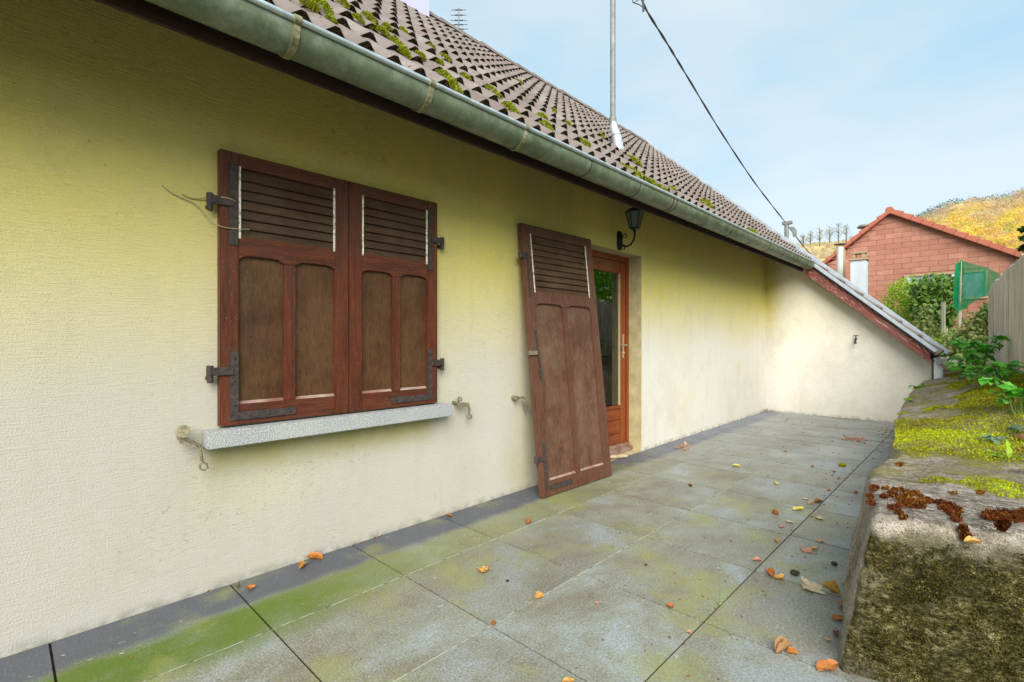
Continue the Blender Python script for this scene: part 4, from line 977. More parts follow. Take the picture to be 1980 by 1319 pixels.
# elliptical moss areas given by their place on the wall (x, y, half width, half length, density, brightness)
cnt = 0
while cnt < 52000:
    y = 2.35 + (r.random() ** 1.35) * 6.6; e = interp(EDGE, y); x = e + r.uniform(-.01, 1.2)
    k = noise.noise(Vector((x * 2.6, y * 1.5, 7))) + .55 * noise.noise(Vector((x * 8, y * 3.4, 2))) + .3 * noise.noise(Vector((x * 22, y * 12, 2)))
    g = ss(2.35, 3.4, y) * .55 - ss(5.8, 8, y) * .12
    g += .8 * math.exp(-((x - 2.62) / .26) ** 2 - ((y - 2.62) / .13) ** 2) + .5 * math.exp(-((x - 2.35) / .30) ** 2 - ((y - 3.75) / .5) ** 2)
    g -= .45 * ss(4.0, 4.6, y) * (1 - ss(.18, .42, x - e)) + .25 * ss(4.2, 5.5, y)
    g -= .75 * math.exp(-((y - 2.92) / .13) ** 2) + .35 * math.exp(-((x - e) / .10) ** 2) * (1 - ss(3.2, 3.7, y)) + 1.0 * ss(.75, 1.0, x - e) 
    if k + g < .34: 
        cnt += .08; continue
    cnt += 1
    br_ = .36 + .45 * noise.noise(Vector((x * 3, y * 2.2, 20))) + .5 * noise.noise(Vector((x * 16, y * 11, 20))) + .55 * math.exp(-((x - 2.42) / .25) ** 2 - ((y - 3.75) / .30) ** 2) + .35 * math.exp(-((x - 2.65) / .3) ** 2 - ((y - 2.62) / .12) ** 2)
    z = wall_top(x, y); hgt = min(.020, (k + g - .34) * .05)
    p = Vector((x, y, z + hgt * r.random()))
    d = (Vector((0, 0, 1)) + rvec(r) * .8).normalized()
    L = r.uniform(.0035, .0075) * (1 if p.y < 3.2 else 1.25 if p.y < 4.5 else 1.7)
    add_leaf(mm, p, d, rvec(r), L, 'blade', rn=min(1, max(0, br_ + r.uniform(-.28, .28))))
put('moss_carpet', mm.mesh('moss_carpet', MAT['moss_wall'], attr=True), low_wall, kind='stuff')
# rusty moss near the blunt end
spots = [(1690, 945, 9), (1682, 962, 7), (1684, 975, 7), (1712, 945, 6), (1710, 961, 7), (1738, 957, 22), (1765, 962, 20), (1752, 975, 16), (1728, 984, 12), (1738, 994, 8), (1775, 978, 16), (1800, 972, 8), (1830, 982, 18), (1845, 990, 16), (1820, 975, 12),
         (1850, 1005, 10), (1915, 998, 16), (1940, 1000, 22), (1965, 1003, 22), (1940, 1018, 14), (1895, 955, 7), (1844, 957, 6), (1862, 1025, 9), (1868, 1040, 9), (1740, 900, 8), (1748, 1002, 6), (1978, 998, 22), (1790, 968, 9)]
for u, v, rp in spots:
    c = on_wall(u, v) if v < 1012 else None
    green = (u in (1712, 1765, 1895, 1844, 1740))
    for i in range(int(rp * 26)):
        a = r.uniform(0, 6.28); q_ = r.random() ** .5
        du, dv = math.cos(a) * q_ * rp, math.sin(a) * q_ * rp * .55
        if noise.noise(Vector(((u + du) * .09, (v + dv) * .15, 4))) < -.28: continue
        if v < 1012: p = on_wall(u + du, v + dv)
        else: p = at(u + du, v + dv * 1.4, Y=2.035 + .01)
        if v < 1012 and p.y < 1.985: p.y = 1.985
        n_ = (Vector((0, -.35, 1)) + rvec(r) * .7).normalized()
        add_leaf(mr2, p + n_ * r.uniform(-.002, .005), n_, rvec(r), r.uniform(.006, .012), 'blade', rn=min(1, max(0, (.80 if green else .36) + .5 * noise.noise(Vector((p.x * 30, p.y * 30, 1))) + r.uniform(-.28, .35) * (1.7 if 1730 < u < 1780 else 1))))
put('rusty_moss', mr2.mesh('rusty_moss', MAT['moss_red'], attr=True), low_wall, kind='stuff')

mg = MB(); r = random.Random(21)
for i in range(16000):
    a = r.uniform(.02, .62) ; c = r.uniform(.0, .50)
    p = wall_pt(a, 0, c)
    k = noise.noise(Vector((p.x * 9, 1, p.z * 14))) + .6 * noise.noise(Vector((p.x * 30, 5, p.z * 44)))
    if k < -.12: continue
    d = (Vector((0, -1, -.25)) + rvec(r) * 1.1).normalized()
    add_leaf(mg, p + Vector((0, -.0015, 0)), d, rvec(r), r.uniform(.003, .0075), 'blade', rn=min(1, max(0, .30 + k * .6 + r.uniform(-.3, .3))))
MAT['algae'] = leafmat('wall_algae', (.008, .006, .002), (.085, .074, .013), (.42, .37, .13), .1, 6, .1)
put('algae_tufts', mg.mesh('algae_tufts', MAT['algae'], attr=True), low_wall, kind='stuff')

# ================================================================== GROUND AND HILL
def ground_z(x, y):
    side = ss(1.6, 3.1, x) if y < 9.5 else ss(-1, 3.0, x) * .6 + .4
    z = -.35 + side * 1.12
    z += .25 * ss(9.5, 16, y) + .02 * (y - 16 if y > 16 else 0)
    z += .05 * noise.noise(Vector((x * .7, y * .7, 0)))
    d = math.hypot(x - CAM_X, y)
    if -7.5 < x < 3.2 and -5 < y < 9.4: z = min(z, -.35)
    if 2.9 < x < 4 and y < 9.4: z = min(z, .50 + .05 * ss(3, 8, y) + .2 * ss(3.2, 4, x) + .16 * ss(2.6, 5.5, y) * 1.2) 
    return z
def grid_axis():
    a = [-600, -300, -150, -80, -40, -25, -15, -10]
    return a
xs = [-600, -300, -150, -80, -40, -25, -15, -8] + list(np.arange(-7, 2.3, 1.0)) + list(np.arange(2.6, 9, .22)) + [10, 12, 15, 20, 30, 45, 70, 110, 200, 350, 600]
ysg = [-600, -300, -150, -80, -40, -20, -12, -8] + list(np.arange(-6, 9.3, .8)) + list(np.arange(9.45, 18, .25)) + [19, 21, 24, 28, 35, 45, 60, 80, 110, 200, 350, 600]
m = MB(); vs_ = [(x, y, ground_z(x, y)) for y in ysg for x in xs]; nx = len(xs)
m.add(vs_, [(j * nx + i, j * nx + i + 1, (j + 1) * nx + i + 1, (j + 1) * nx + i) for j in range(len(ysg) - 1) for i in range(nx - 1)])
put('ground', m.mesh('ground', MAT['soil'], smooth=True), kind='structure', label='bare garden soil beyond the low wall')
# hill: crest elevation by direction
CREST = [(-900, 500), (1000, 492), (1450, 486), (1560, 478), (1640, 464), (1720, 440), (1790, 419), (1860, 399), (1930, 386), (1980, 372), (2100, 340), (2400, 290), (3200, 240), (6000, 300)]
def hill_pt(u, k):
    """u: direction (as bearing units), k 0..1 from foot to crest"""
    dist = lerp(75, 290, k)
    vc = interp(CREST, u); h = (659.5 - vc) / F_PX * 290
    r_ = (u - 990) / F_PX
    base = Vector((CAM_X, 0, 0)) + Vector((-S_ + C_ * r_, C_ + S_ * r_, 0)) * dist
    z = 1 + h * (k ** 1.15) * (1 + .06 * noise.noise(Vector((u * .01, k * 4, 0)))) + 1.1 * k
    return Vector((base.x, base.y, z))
m = MB(); us = list(range(-200, 1500, 60)) + list(range(1500, 2100, 12)) + list(range(2100, 5600, 90)); ks = [i / 24 for i in range(25)] + [1.15, 1.6]
vs_ = []
for u in us:
    for k in ks:
        p = hill_pt(u, min(k, 1))
        if k > 1: p = p + (hill_pt(u, 1) - hill_pt(u, .9)) * (k - 1) * 4; p.z = hill_pt(u, 1).z - (k - 1) * 25
        vs_.append(p)
nk = len(ks)
m.add(vs_, [(i * nk + j, (i + 1) * nk + j, (i + 1) * nk + j + 1, i * nk + j + 1) for i in range(len(us) - 1) for j in range(nk - 1)])
put('hill', m.mesh('hill', MAT['hill'], smooth=True), kind='structure', label='wooded autumn hillside behind the red house')
# wood on the hill
r = random.Random(3); fv = []; ff = []; fr_ = []; ft = []; fh = []
for i in range(2300):
    u = r.uniform(1440, 2480); k = r.random() ** .8
    if k > .97: continue
    p = hill_pt(u, k); big_ = r.uniform(2.0, 4.4) * (1 - .35 * k) * (.6 if u < 1680 else 1); tr = r.random()
    if u < 1680: tr = .9
    hi = k if u > 1700 else 1.0
    hi = min(1, hi + .22 * noise.noise(Vector((u * .012, k * 5, 9))))
    for _ in range(110):
        d = rvec(r); d.z = abs(d.z) * 1.1; d.normalize()
        c = p + Vector((d.x, d.y, d.z * 1.15)) * big_ * r.uniform(.7, 1.05) * (1 + .25 * noise.noise(d * 2 + p * .3)) + Vector((0, 0, big_ * .35))
        s_ = r.uniform(.28, .62) * (big_ / 3.2); a = (d + rvec(r) * .7).cross(rvec(r)).normalized(); b = (d + rvec(r) * .7).cross(a).normalized(); q0 = len(fv)
        fv += [tuple(c - a * s_), tuple(c + b * s_), tuple(c + a * s_)]; ff.append((q0, q0 + 1, q0 + 2))
        rr = r.random(); fr_ += [rr] * 3; ft += [tr] * 3; fh += [hi] * 3
me = bpy.data.meshes.new('autumn_wood'); me.from_pydata(fv, [], ff); me.materials.append(MAT['forest'])
for nm, dta in (('rnd', fr_), ('tree', ft), ('high', fh)):
    a = me.attributes.new(nm, 'FLOAT', 'POINT'); a.data.foreach_set('value', dta)
put('autumn_wood', me, kind='stuff', label='autumn wood in yellow and russet covering the hillside')
# dark trees on the crest
r = random.Random(8)
m = MB()
for i in range(46):
    u = r.uniform(1770, 1900) if i < 34 else r.uniform(1895, 1990); p = hill_pt(u, .985); s_ = r.uniform(1.5, 3.4)
    cloud(m, p + Vector((0, 0, s_ * .5)), (s_, s_, s_ * .8), 45, .9, seed=i)
put('crest_trees', m.mesh('crest_trees', leafmat('far_dark_trees', (.10, .16, .15), (.18, .25, .22), (.25, .32, .26), .1, 1, .1), attr=True), kind='stuff', label='row of dark far trees along the crest of the hill')
def bare_tree(u, dist_k, h, label, seed):
    p = hill_pt(u, dist_k); r_ = random.Random(seed)
    t_ = thing('bare_tree', label, 'tree', p, group='bare trees on the left hilltop')
    m = MB(); m.tube([(0, 0, -1), (.1, 0, h * .5), (0, .1, h * .92)], [.34, .26, .08], 6); put('trunk', m.mesh('trunk', MAT['bark']), t_)
    m = MB()
    for k in range(26):
        z = h * r_.uniform(.25, .95); a = r_.uniform(0, 6.28); L = h * .25 * (1.15 - z / h) + .7
        e_ = Vector((math.cos(a) * L, math.sin(a) * L, z + L * .8)); mid_ = Vector((math.cos(a) * L * .5, math.sin(a) * L * .5, z + L * .25))
        m.tube([(0, 0, z), mid_, e_], [.10, .06, .02], 4)
        for _ in range(3):
            b = mid_.lerp(e_, r_.random()); m.tube([b, b + rvec(r_) * L * .4 + Vector((0, 0, L * .2))], [.04, .015], 3)
    put('branches', m.mesh('branches', MAT['bark']), t_)
    m = MB(); cloud(m, (0, 0, h * .62), (h * .13, h * .13, h * .38), 60, .55, seed=seed, shell=.2); put('last_leaves', m.mesh('last_leaves', MAT['forest'], attr=True), t_)
for i, (u, h, l) in enumerate([(1553, 8, 'thin bare tree at the left end of the hilltop row, just above the roof line'), (1567, 9.5, 'slim bare tree second in the hilltop row beside the cable'), (1585, 11, 'taller bare poplar in the middle of the hilltop row'),
                               (1604, 12, 'tall bare poplar on the hilltop above the flue pipe'), (1621, 13, 'tallest bare poplar on the hilltop, nearest the red house'), (1636, 11, 'bare tree partly behind the red gable edge')]):
    bare_tree(u, .93, h * .95, l, 40 + i)

# ================================================================== RED HOUSE
BY = 17.0
rh = thing('red_house', 'red shingle clad house with a tiled gable standing behind the terrace', 'house', at(1721, 640, Y=BY))
O = Vector(rh.location)
def bp(u, v, dy=0): return at(u, v, Y=BY) + Vector((0, dy, 0)) - O
apex = bp(1721, 412); lft = bp(1590, 524); rgt = bp(1968, 500)
lowz = -1.4
m = MB()
m.prism([Vector((lft.x, 0, lowz)), Vector((lft.x, 0, lft.z)), apex, rgt, Vector((rgt.x, 0, lowz))], Vector((0, 7, 0)))
put('wall', m.mesh('wall', MAT['brick_joint']), rh)
CW, CH = .375, .142
def top_at(x):
    return lerp(lft.z, apex.z, (x - lft.x) / (apex.x - lft.x)) if x < apex.x else lerp(apex.z, rgt.z, (x - apex.x) / (rgt.x - apex.x))
wx0, wx1 = bp(1753, 527).x, bp(1905, 527).x; wz1 = bp(1753, 536).z; wz0 = wz1 - .62
def shingle(x0, x1, z0, z1):
    """clip the piece under the raking verge"""
    za, zb = min(z1, top_at(x0) - .03), min(z1, top_at(x1) - .03)
    if max(za, zb) <= z0 + .03: return
    za, zb = max(za, z0 + .004), max(zb, z0 + .004)
    m = MB(); x0 += .004; x1 -= .004; z0 += .003; za -= .003; zb -= .003
    m.prism([Vector((x0, 0, z0)), Vector((x0, 0, za)), Vector((x1, 0, zb)), Vector((x1, 0, z0))], Vector((0, -.010 - R.uniform(0, .004), 0)))
    return m
pieces = []
z = -.05; row = 0
allz = []
zz_ = apex.z
while zz_ > lowz:
    zz_ -= CH; off = (row % 2) * CW / 2; row += 1
    x = lft.x - off
    while x < rgt.x:
        x0, x1 = max(x, lft.x + .01), min(x + CW, rgt.x - .01); x += CW
        if x1 - x0 < .04: continue
        if wz0 - .05 < zz_ + CH / 2 < wz1 + .05:
            if x0 < wx0 - .05 < x1: x1 = wx0 - .05
            elif x0 < wx1 + .05 < x1: x0 = wx1 + .05
            elif x0 >= wx0 - .05 and x1 <= wx1 + .05: continue
        m = shingle(x0, x1, zz_, zz_ + CH)
        if m: pieces.append((m, (x0 + x1) / 2, zz_))
def vis(pc):
    p = proj(O + Vector((pc[1], 0, pc[2] + CH / 2)))
    return 0 if (p and p[1] < 600 and 1600 < p[0] < 1965) else 1
pieces.sort(key=vis)
rest = MB()
for i, (m, _, _) in enumerate(pieces):
    if i < 300: put('shingle', m.mesh('shingle', MAT['brick']), rh)
    else: rest.add([Vector(v) for v in m.v], m.f)
if rest.v: put('shingles', rest.mesh('shingles', MAT['brick']), rh, kind='stuff')
# window
m = MB(); m.box(wx0 - .05, wx1 + .05, -.05, .02, wz1, wz1 + .05); m.box(wx0 - .05, wx0, -.05, .02, wz0, wz1); m.box(wx1, wx1 + .05, -.05, .02, wz0, wz1); m.box(wx0 - .05, wx1 + .05, -.06, .02, wz0 - .05, wz0)
w = put('window', m.mesh('window', MAT['clay']), rh)
for xa_ in (wx0, wx0 + .9):
    m = MB(); m.box(xa_, xa_ + .07, -.035, -.008, wz0, wz1); put('frame', m.mesh('frame', MAT['whitepaint']), w)
m = MB(); m.box(wx0 + .07, wx1, -.022, -.012, wz0, wz1); put('pane', m.mesh('pane', M('dull_pane', rough=.15, spec=.8, color=(.22, .28, .36)).m), w)
# verge tiles
def rake(a, b, n, w=.16):
    d = (b - a) / n; up = Vector((-d.z, 0, d.x)).normalized()
    if up.z < 0: up = -up
    for k in range(n):
        p0 = a + d * k; p1 = a + d * (k + 1.06); t_ = .045 + .02
        m = MB(); m.prism([p0 + up * .00, p1 - up * .02 + up * .02, p1 + up * w, p0 + up * (w - .05)], Vector((0, .45, 0)))
        put('verge_tile', m.mesh('verge_tile', MAT['redtile'], bevel=.012), rh, (0, -.16, 0))
l2 = bp(1592, 520)
rake(apex + Vector((0, 0, -.03)), rgt + Vector((.12, 0, -.06)), 12, .16)
rake(apex + Vector((0, 0, -.03)), l2 + Vector((-.25, 0, -.13)), 9, .13)
m = MB(); m.tube([apex + Vector((0, -.15, .05)), apex + Vector((0, 6.9, .05))], .10, 10); put('ridge_cap', m.mesh('ridge_cap', MAT['redtile'], smooth='auto'), rh)
m = MB()
for e_ in (lft + Vector((-.3, 0, -.2)), rgt + Vector((.2, 0, -.1))):
    m.add([apex + Vector((0, .25, .05)), apex + Vector((0, 7, .05)), e_ + Vector((0, 7, .08)), e_ + Vector((0, .25, .08))], [(0, 1, 2, 3)])
put('roof', m.mesh('roof', MAT['redtile']), rh)
# its small chimney with a cowl
p = bp(1672, 455); cy = 2.5
pc = at(1672, 455, Y=BY + cy) - O
m = MB(); m.box(pc.x - .16, pc.x + .16, cy - .15, cy + .15, pc.z - 1.2, pc.z + .0); c_ = put('chimney', m.mesh('chimney', MAT['redtile'], bevel=.01), rh)
m = MB(); m.box(pc.x - .2, pc.x + .2, cy - .18, cy + .18, pc.z + .0, pc.z + .05)
m.lathe([(.12, .05), (.10, .2)], (pc.x, cy, pc.z), 12); put('pot', m.mesh('pot', MAT['clay']), c_)
m = MB(); m.lathe([(.18, .24), (.22, .27), (.17, .33), (.06, .36)], (pc.x, cy, pc.z), 14); put('cowl', m.mesh('cowl', MAT['galv']), c_)

# ---- low outbuilding behind the wing that carries the two flues
sb = thing('outbuilding', 'low dark roofed outbuilding hidden behind the wing roof, carrying two flues', 'shed', (1.2, 11.5, 0))
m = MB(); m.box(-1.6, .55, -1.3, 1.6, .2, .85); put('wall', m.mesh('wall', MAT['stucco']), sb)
m = MB(); m.prism([Vector((-1.7, -1.4, .92)), Vector((-1.7, -1.4, .85)), Vector((.65, -1.4, .85)), Vector((.65, -1.4, .92))], Vector((0, 3.1, 0))); put('roof', m.mesh('roof', MAT['darkroof']), sb)
fp = at(1624.5, 560, Y=11.6); ft_ = at(1624.5, 478, Y=11.6)
fl = thing('flue_pipe', 'cream round flue pipe with a flat metal rain cap in front of the red gable', 'flue', (fp.x, 11.6, .9))
m = MB(); m.tube([(0, 0, 0), (0, 0, ft_.z - .9)], .062, 16); put('pipe', m.mesh('pipe', MAT['pipewhite'], smooth='auto'), fl)
m = MB(); hz_ = ft_.z - .9; m.lathe([(.105, hz_ + .05), (.11, hz_ + .058), (.02, hz_ + .075)], (0, 0, 0), 20)
for k in range(4): m.tube([(math.cos(k * 1.57) * .055, math.sin(k * 1.57) * .055, hz_ - .02), (math.cos(k * 1.57) * .06, math.sin(k * 1.57) * .06, hz_ + .055)], .005, 5)
put('rain_cap', m.mesh('rain_cap', MAT['galv']), fl)
m = MB(); m.box(.03, .085, -.03, .03, .2, hz_ - .05); put('conduit', m.mesh('conduit', MAT['clay']), fl)
ca, cb = at(1644, 505, Y=11.2), at(1675, 505, Y=11.2); cxm = (ca.x + cb.x) / 2; cw = (cb.x - ca.x) / 2
c2 = thing('square_chimney', 'pale grey rendered square chimney with a clay slab cover, just beyond the wing roof', 'chimney', (cxm, 11.3, .9))
tz = ca.z - .9
m = MB(); m.box(-cw, cw, -cw * .9, cw * .9, 0, tz); put('shaft', m.mesh('shaft', MAT['whitepaint'], bevel=.006), c2)
m = MB(); m.box(-cw * 1.2, cw * 1.2, -cw * 1.1, cw * 1.1, tz, tz + .035); m.box(-cw * .72, cw * .72, -cw * .6, cw * .6, tz + .035, tz + .05)
for sx in (-1, 1): m.box(sx * cw * .6 - .025, sx * cw * .6 + .025, -cw * .6, cw * .6, tz + .05, tz + .13)
m.box(-cw * .95, cw * .95, -cw * .7, cw * .7, tz + .13, tz + .165); put('clay_cover', m.mesh('clay_cover', MAT['clay'], bevel=.006), c2)

# ================================================================== MASTS, CABLE, ANTENNA
RP = (Vector((EX, 0, EZ)), RN)
mbase = at(1197, 282, plane=RP); mtop = at(1185, 236, Y=mbase.y)
ms_ = thing('roof_mast', 'galvanised power mast rising from a flared sleeve through the tiled roof', 'mast', mbase)
mt = proj(mbase)[2]; sc_ = mt / F_PX
mx_, mz_ = mtop.x - mbase.x, mtop.z - mbase.z
m = MB(); m.tube([(0, 0, -.10), (mx_ * .35, 0, mz_ * .35), (mx_ * .8, 0, mz_ * .72), (mx_, 0, mz_)], [11 * sc_, 9.2 * sc_, 7.8 * sc_, 6.6 * sc_], 20); put('sleeve', m.mesh('sleeve', MAT['flash'], smooth='auto'), ms_)
m = MB(); m.lathe([(9.3 * sc_, -.006), (9.5 * sc_, 0), (9.3 * sc_, .006)], (mx_ * .42, 0, mz_ * .42), 20)
put('band', m.mesh('band', MAT['galv'], smooth='auto'), ms_); m = MB()
m.tube([(mx_, 0, mz_ - .03), (mx_, 0, mz_ + .05), (mx_, 0, mz_ + .06)], [7.2 * sc_, 6.8 * sc_, 5 * sc_], 16); put('collar', m.mesh('collar', MAT['galv'], smooth='auto'), ms_)
m = MB(); m.tube([(mx_, 0, mz_), (mx_, 0, 3.6)], 5.1 * sc_, 16); put('pole', m.mesh('pole', MAT['galv'], smooth='auto'), ms_)
armz = at(1185, -45, Y=mbase.y).z - mbase.z
A = at(1236, -42, t=mt); A = A - mbase
m = MB(); m.tube([(mx_, 0, armz), A], .02, 8); put('cross_arm', m.mesh('cross_arm', MAT['galv']), ms_)
cab = thing('overhead_cable', 'twisted dark overhead cable descending from the roof mast towards the red house', 'cable')
ctl = [(1238, -20, mt), (1247, 14, mt + .15), (1290, 84, mt + .9), (1330, 150, mt + 1.7), (1397, 260, mt + 3.2), (1462, 357, mt + 5.0), (1517, 428, mt + 6.6), (1562, 486, mt + 8.0), (1594, 511, mt + 9.0), (1640, 548, mt + 10)]
pts = [at(u, v, t=t_) for u, v, t_ in ctl]
def smooth(pts, n=8):
    out = []
    for i in range(len(pts) - 1):
        p0, p1, p2, p3 = pts[max(i - 1, 0)], pts[i], pts[i + 1], pts[min(i + 2, len(pts) - 1)]
        for k in range(n):
            t_ = k / n; out.append(.5 * ((2 * p1) + (p2 - p0) * t_ + (2 * p0 - 5 * p1 + 4 * p2 - p3) * t_ ** 2 + (3 * p1 - p0 - 3 * p2 + p3) * t_ ** 3))
    out.append(pts[-1]); return out
sp = smooth(pts)
for ph in (0, math.pi):
    m = MB(); q_ = [p + Vector((math.cos(i * .9 + ph) * .006, 0, math.sin(i * .9 + ph) * .007)) for i, p in enumerate(sp)]
    m.tube(q_, .0085, 6); put('strand', m.mesh('strand', MAT['cable'], smooth=True), cab)
m = MB()
j0 = at(1243, -20, t=mt)
m.tube([j0, at(1244, 22, t=mt)], .012, 6); m.tube([at(1219, -15, t=mt), at(1224, 5, t=mt), at(1236, 9, t=mt), at(1243, 14, t=mt)], .006, 5); m.tube([at(1226, 5, t=mt), at(1238, -2, t=mt)], .005, 5)
put('strain_clamp', m.mesh('strain_clamp', MAT['cable']), cab)
pp = at(1521, 432, t=mt + 6.6)
po = thing('far_pole', 'short grey pole end with cable fittings showing just above the roof edge', 'pole', (pp.x, pp.y, .4))
m = MB(); m.tube([(0, 0, 0), (0, 0, pp.z - .4)], .05, 12); put('pole', m.mesh('pole', MAT['galv'], smooth='auto'), po)
m = MB(); m.box(-.09, .12, -.05, .05, pp.z - .43, pp.z - .36)
for k in range(4): m.tube([(.05 + .03 * k, 0, pp.z - .5), (.12 + .03 * k, 0, pp.z - .6), (.15 + .02 * k, 0, pp.z - .75)], .012, 5)
put('cable_fitting', m.mesh('cable_fitting', MAT['galv']), po)
ab = at(887, 60, X=-3.4)
an = thing('roof_antenna', 'small television antenna with stacked short rods behind the roof ridge', 'antenna', (ab.x, ab.y, RIDGE_Z - 1.0))
toz = at(881, 12, X=-3.4).z - (RIDGE_Z - 1.0); at_ = proj(ab)[2] / F_PX
m = MB(); m.tube([(0, 0, 0), (0, 0, toz)], .011, 6); put('pole', m.mesh('pole', MAT['galv']), an)
for k, v in enumerate((17, 27, 37, 45.5, 54)):
    z = at(883, v, X=-3.4).z - an.location.z; L = (14 + k) * at_
    m = MB(); m.tube([(-C_ * L, -S_ * L, 0), (C_ * L, S_ * L, 0)], .005, 5); m.tube([(-C_ * L * .5, -S_ * L * .5, 0), (C_ * L * .5, S_ * L * .5, 0)], .010, 5)
    put('rod', m.mesh('rod', MAT['cable']), an, (0, 0, z))

# ================================================================== FENCE
f0, f1 = Vector((2.545, 9.62, 0)), Vector((2.756, 6.93, 0)); fd = (f1 - f0).normalized()
fence = thing('plank_fence', 'weathered grey board fence running along the top of the bank', 'fence', (f0.x, f0.y, 0))
s_ = 0; k = 0
while s_ < 5.2:
    w = R.uniform(.125, .15); p = f0 + fd * s_ - f0
    yy = f0.y + fd.y * s_; gz = .58 + .10 * ss(9.6, 6, yy)
    top = lerp(1.865, 1.93, min(1.6, s_ / 2.7)) + R.uniform(-.02, .02) - (.05 if k == 0 else 0)
    m = MB()
    a = fd * .004; b = fd * (w - .006); nrm = Vector((-fd.y, fd.x, 0)) * -.022
    tl_, tr_ = top + R.uniform(-.012, .012), top + R.uniform(-.012, .012)
    m.prism([Vector((a.x, a.y, gz)), Vector((b.x, b.y, gz)), Vector((b.x, b.y, tr_)), Vector((a.x, a.y, tl_))], nrm)
    put('plank', m.mesh('plank', MAT['fence'], bevel=.002), fence, p + Vector((0, 0, 0)) + Vector((R.uniform(-.004, .004), 0, 0)))
    s_ += w; k += 1
nrm = Vector((-fd.y, fd.x, 0)) * .05
if nrm.x < 0: nrm = -nrm
for z in (.95, 1.6):
    m = MB(); m.prism([Vector((nrm.x * .1, 0, z)), Vector((nrm.x * .1, 0, z + .08)), Vector((nrm.x * .1, 0, z + .08)) + nrm, Vector((nrm.x * .1, 0, z)) + nrm], fd * 5.2); put('rail', m.mesh('rail', MAT['fence']), fence)
for s_ in (.1, 2.6, 5.0):
    m = MB(); p = fd * s_ + nrm * 1.2; m.box(p.x, p.x + .09, p.y - .045, p.y + .045, .3, 1.9); put('post', m.mesh('post', MAT['fence'], bevel=.004), fence)

# ================================================================== PLANTS
def objleaf(name, c0, c1, c2):
    m = M(name, rough=.42, spec=.45); c = m.ramp(m.math('ADD', m.math('MULTIPLY', m.rnd(), .75), m.math('MULTIPLY', m.noise(60, 3), .25)), [(.1, c0), (.6, c1), (1, c2)])
    m.col(c); t_ = m.n('BsdfTranslucent'); m.lk(c, t_.inputs[0]); x = m.n('MixShader'); x.inputs[0].default_value = .42
    m.lk(m.b.outputs[0], x.inputs[1]); m.lk(t_.outputs[0], x.inputs[2]); m.lk(x.outputs[0], m.nt.nodes['Material Output'].inputs[0]); return m.m
MAT['broad'] = objleaf('broad_green_leaf', (.06, .27, .02), (.15, .52, .03), (.42, .70, .24))
MAT['greyleaf'] = objleaf('grey_green_leaf', (.14, .24, .15), (.25, .36, .26), (.34, .46, .34))
MAT['stem'] = M('green_stem', rough=.6, color=(.10, .16, .03)).m
def blade_mesh(name, L, W, mat_, curl=.25, fold=.3, lob=0, seed=0):
    r_ = random.Random(seed); nx_, ny_ = 8, 4; vs_ = []
    for i in range(nx_ + 1):
        t_ = i / nx_; w = math.sin(math.pi * min(1, t_ * .96 + .03)) ** .75 * (1.15 - .35 * t_)
        if lob: w *= 1 + lob * math.sin(t_ * 16 + 1)
        for j in range(ny_ + 1):
            s2 = (j / ny_ - .5) * 2; x = t_ * L; y = s2 * w * W / 2
            z = -abs(s2) ** 1.2 * -fold * W * .5 * w - curl * L * t_ * t_ + .03 * L * math.sin(t_ * 9 + s2 * 2 + seed)
            vs_.append((x, y, z))
    fs = [(i * (ny_ + 1) + j, (i + 1) * (ny_ + 1) + j, (i + 1) * (ny_ + 1) + j + 1, i * (ny_ + 1) + j + 1) for i in range(nx_) for j in range(ny_)]
    m = MB(); m.add(vs_, fs); me = m.mesh(name, mat_, smooth=True); return me
BL = [blade_mesh('leaf', .10, .075, MAT['broad'], .25 + .1 * i, .3, .07, i) for i in range(3)]
GL = [blade_mesh('leaf', .10, .06, MAT['greyleaf'], .25, .35, .1, i) for i in range(2)]
def leafy_plant(base, h, n, spread, label, seed, scale=1, meshes=BL, name='leafy_plant', group=None, cat='plant'):
    r_ = random.Random(seed); t_ = thing(name, label, cat, base, group=group)
    ns = max(3, n // 8); m = MB(); pts = []
    for s_ in range(ns):
        a = r_.uniform(0, 6.28); d = Vector((math.cos(a), math.sin(a), 0)) * spread * r_.uniform(.3, 1)
        hh = h * r_.uniform(.55, 1); q_ = [Vector((0, 0, -.03)) + d * .15, d * .4 + Vector((0, 0, hh * .55)), d * .8 + Vector((0, 0, hh * .9)), d * 1.1 + Vector((0, 0, hh))]
        m.tube(q_, [.006, .005, .004, .002], 5); pts.append(q_)
    put('stem', m.mesh('stem', MAT['stem']), t_)
    for k in range(n):
        q_ = r_.choice(pts); f = r_.uniform(.25, 1) ** .7 * 2.99; i = int(f); p = q_[i].lerp(q_[i + 1], f - i)
        a = r_.uniform(0, 6.28); tilt = r_.uniform(-.3, .5)
        M4 = Matrix.Translation(p) @ Matrix.Rotation(a, 4, 'Z') @ Matrix.Rotation(-tilt, 4, 'Y') @ Matrix.Rotation(r_.uniform(-.5, .5), 4, 'X') @ Matrix.Scale(scale * r_.uniform(.6, 1.2), 4)
        put('leaf', r_.choice(meshes), t_, mat4=M4)
    return t_
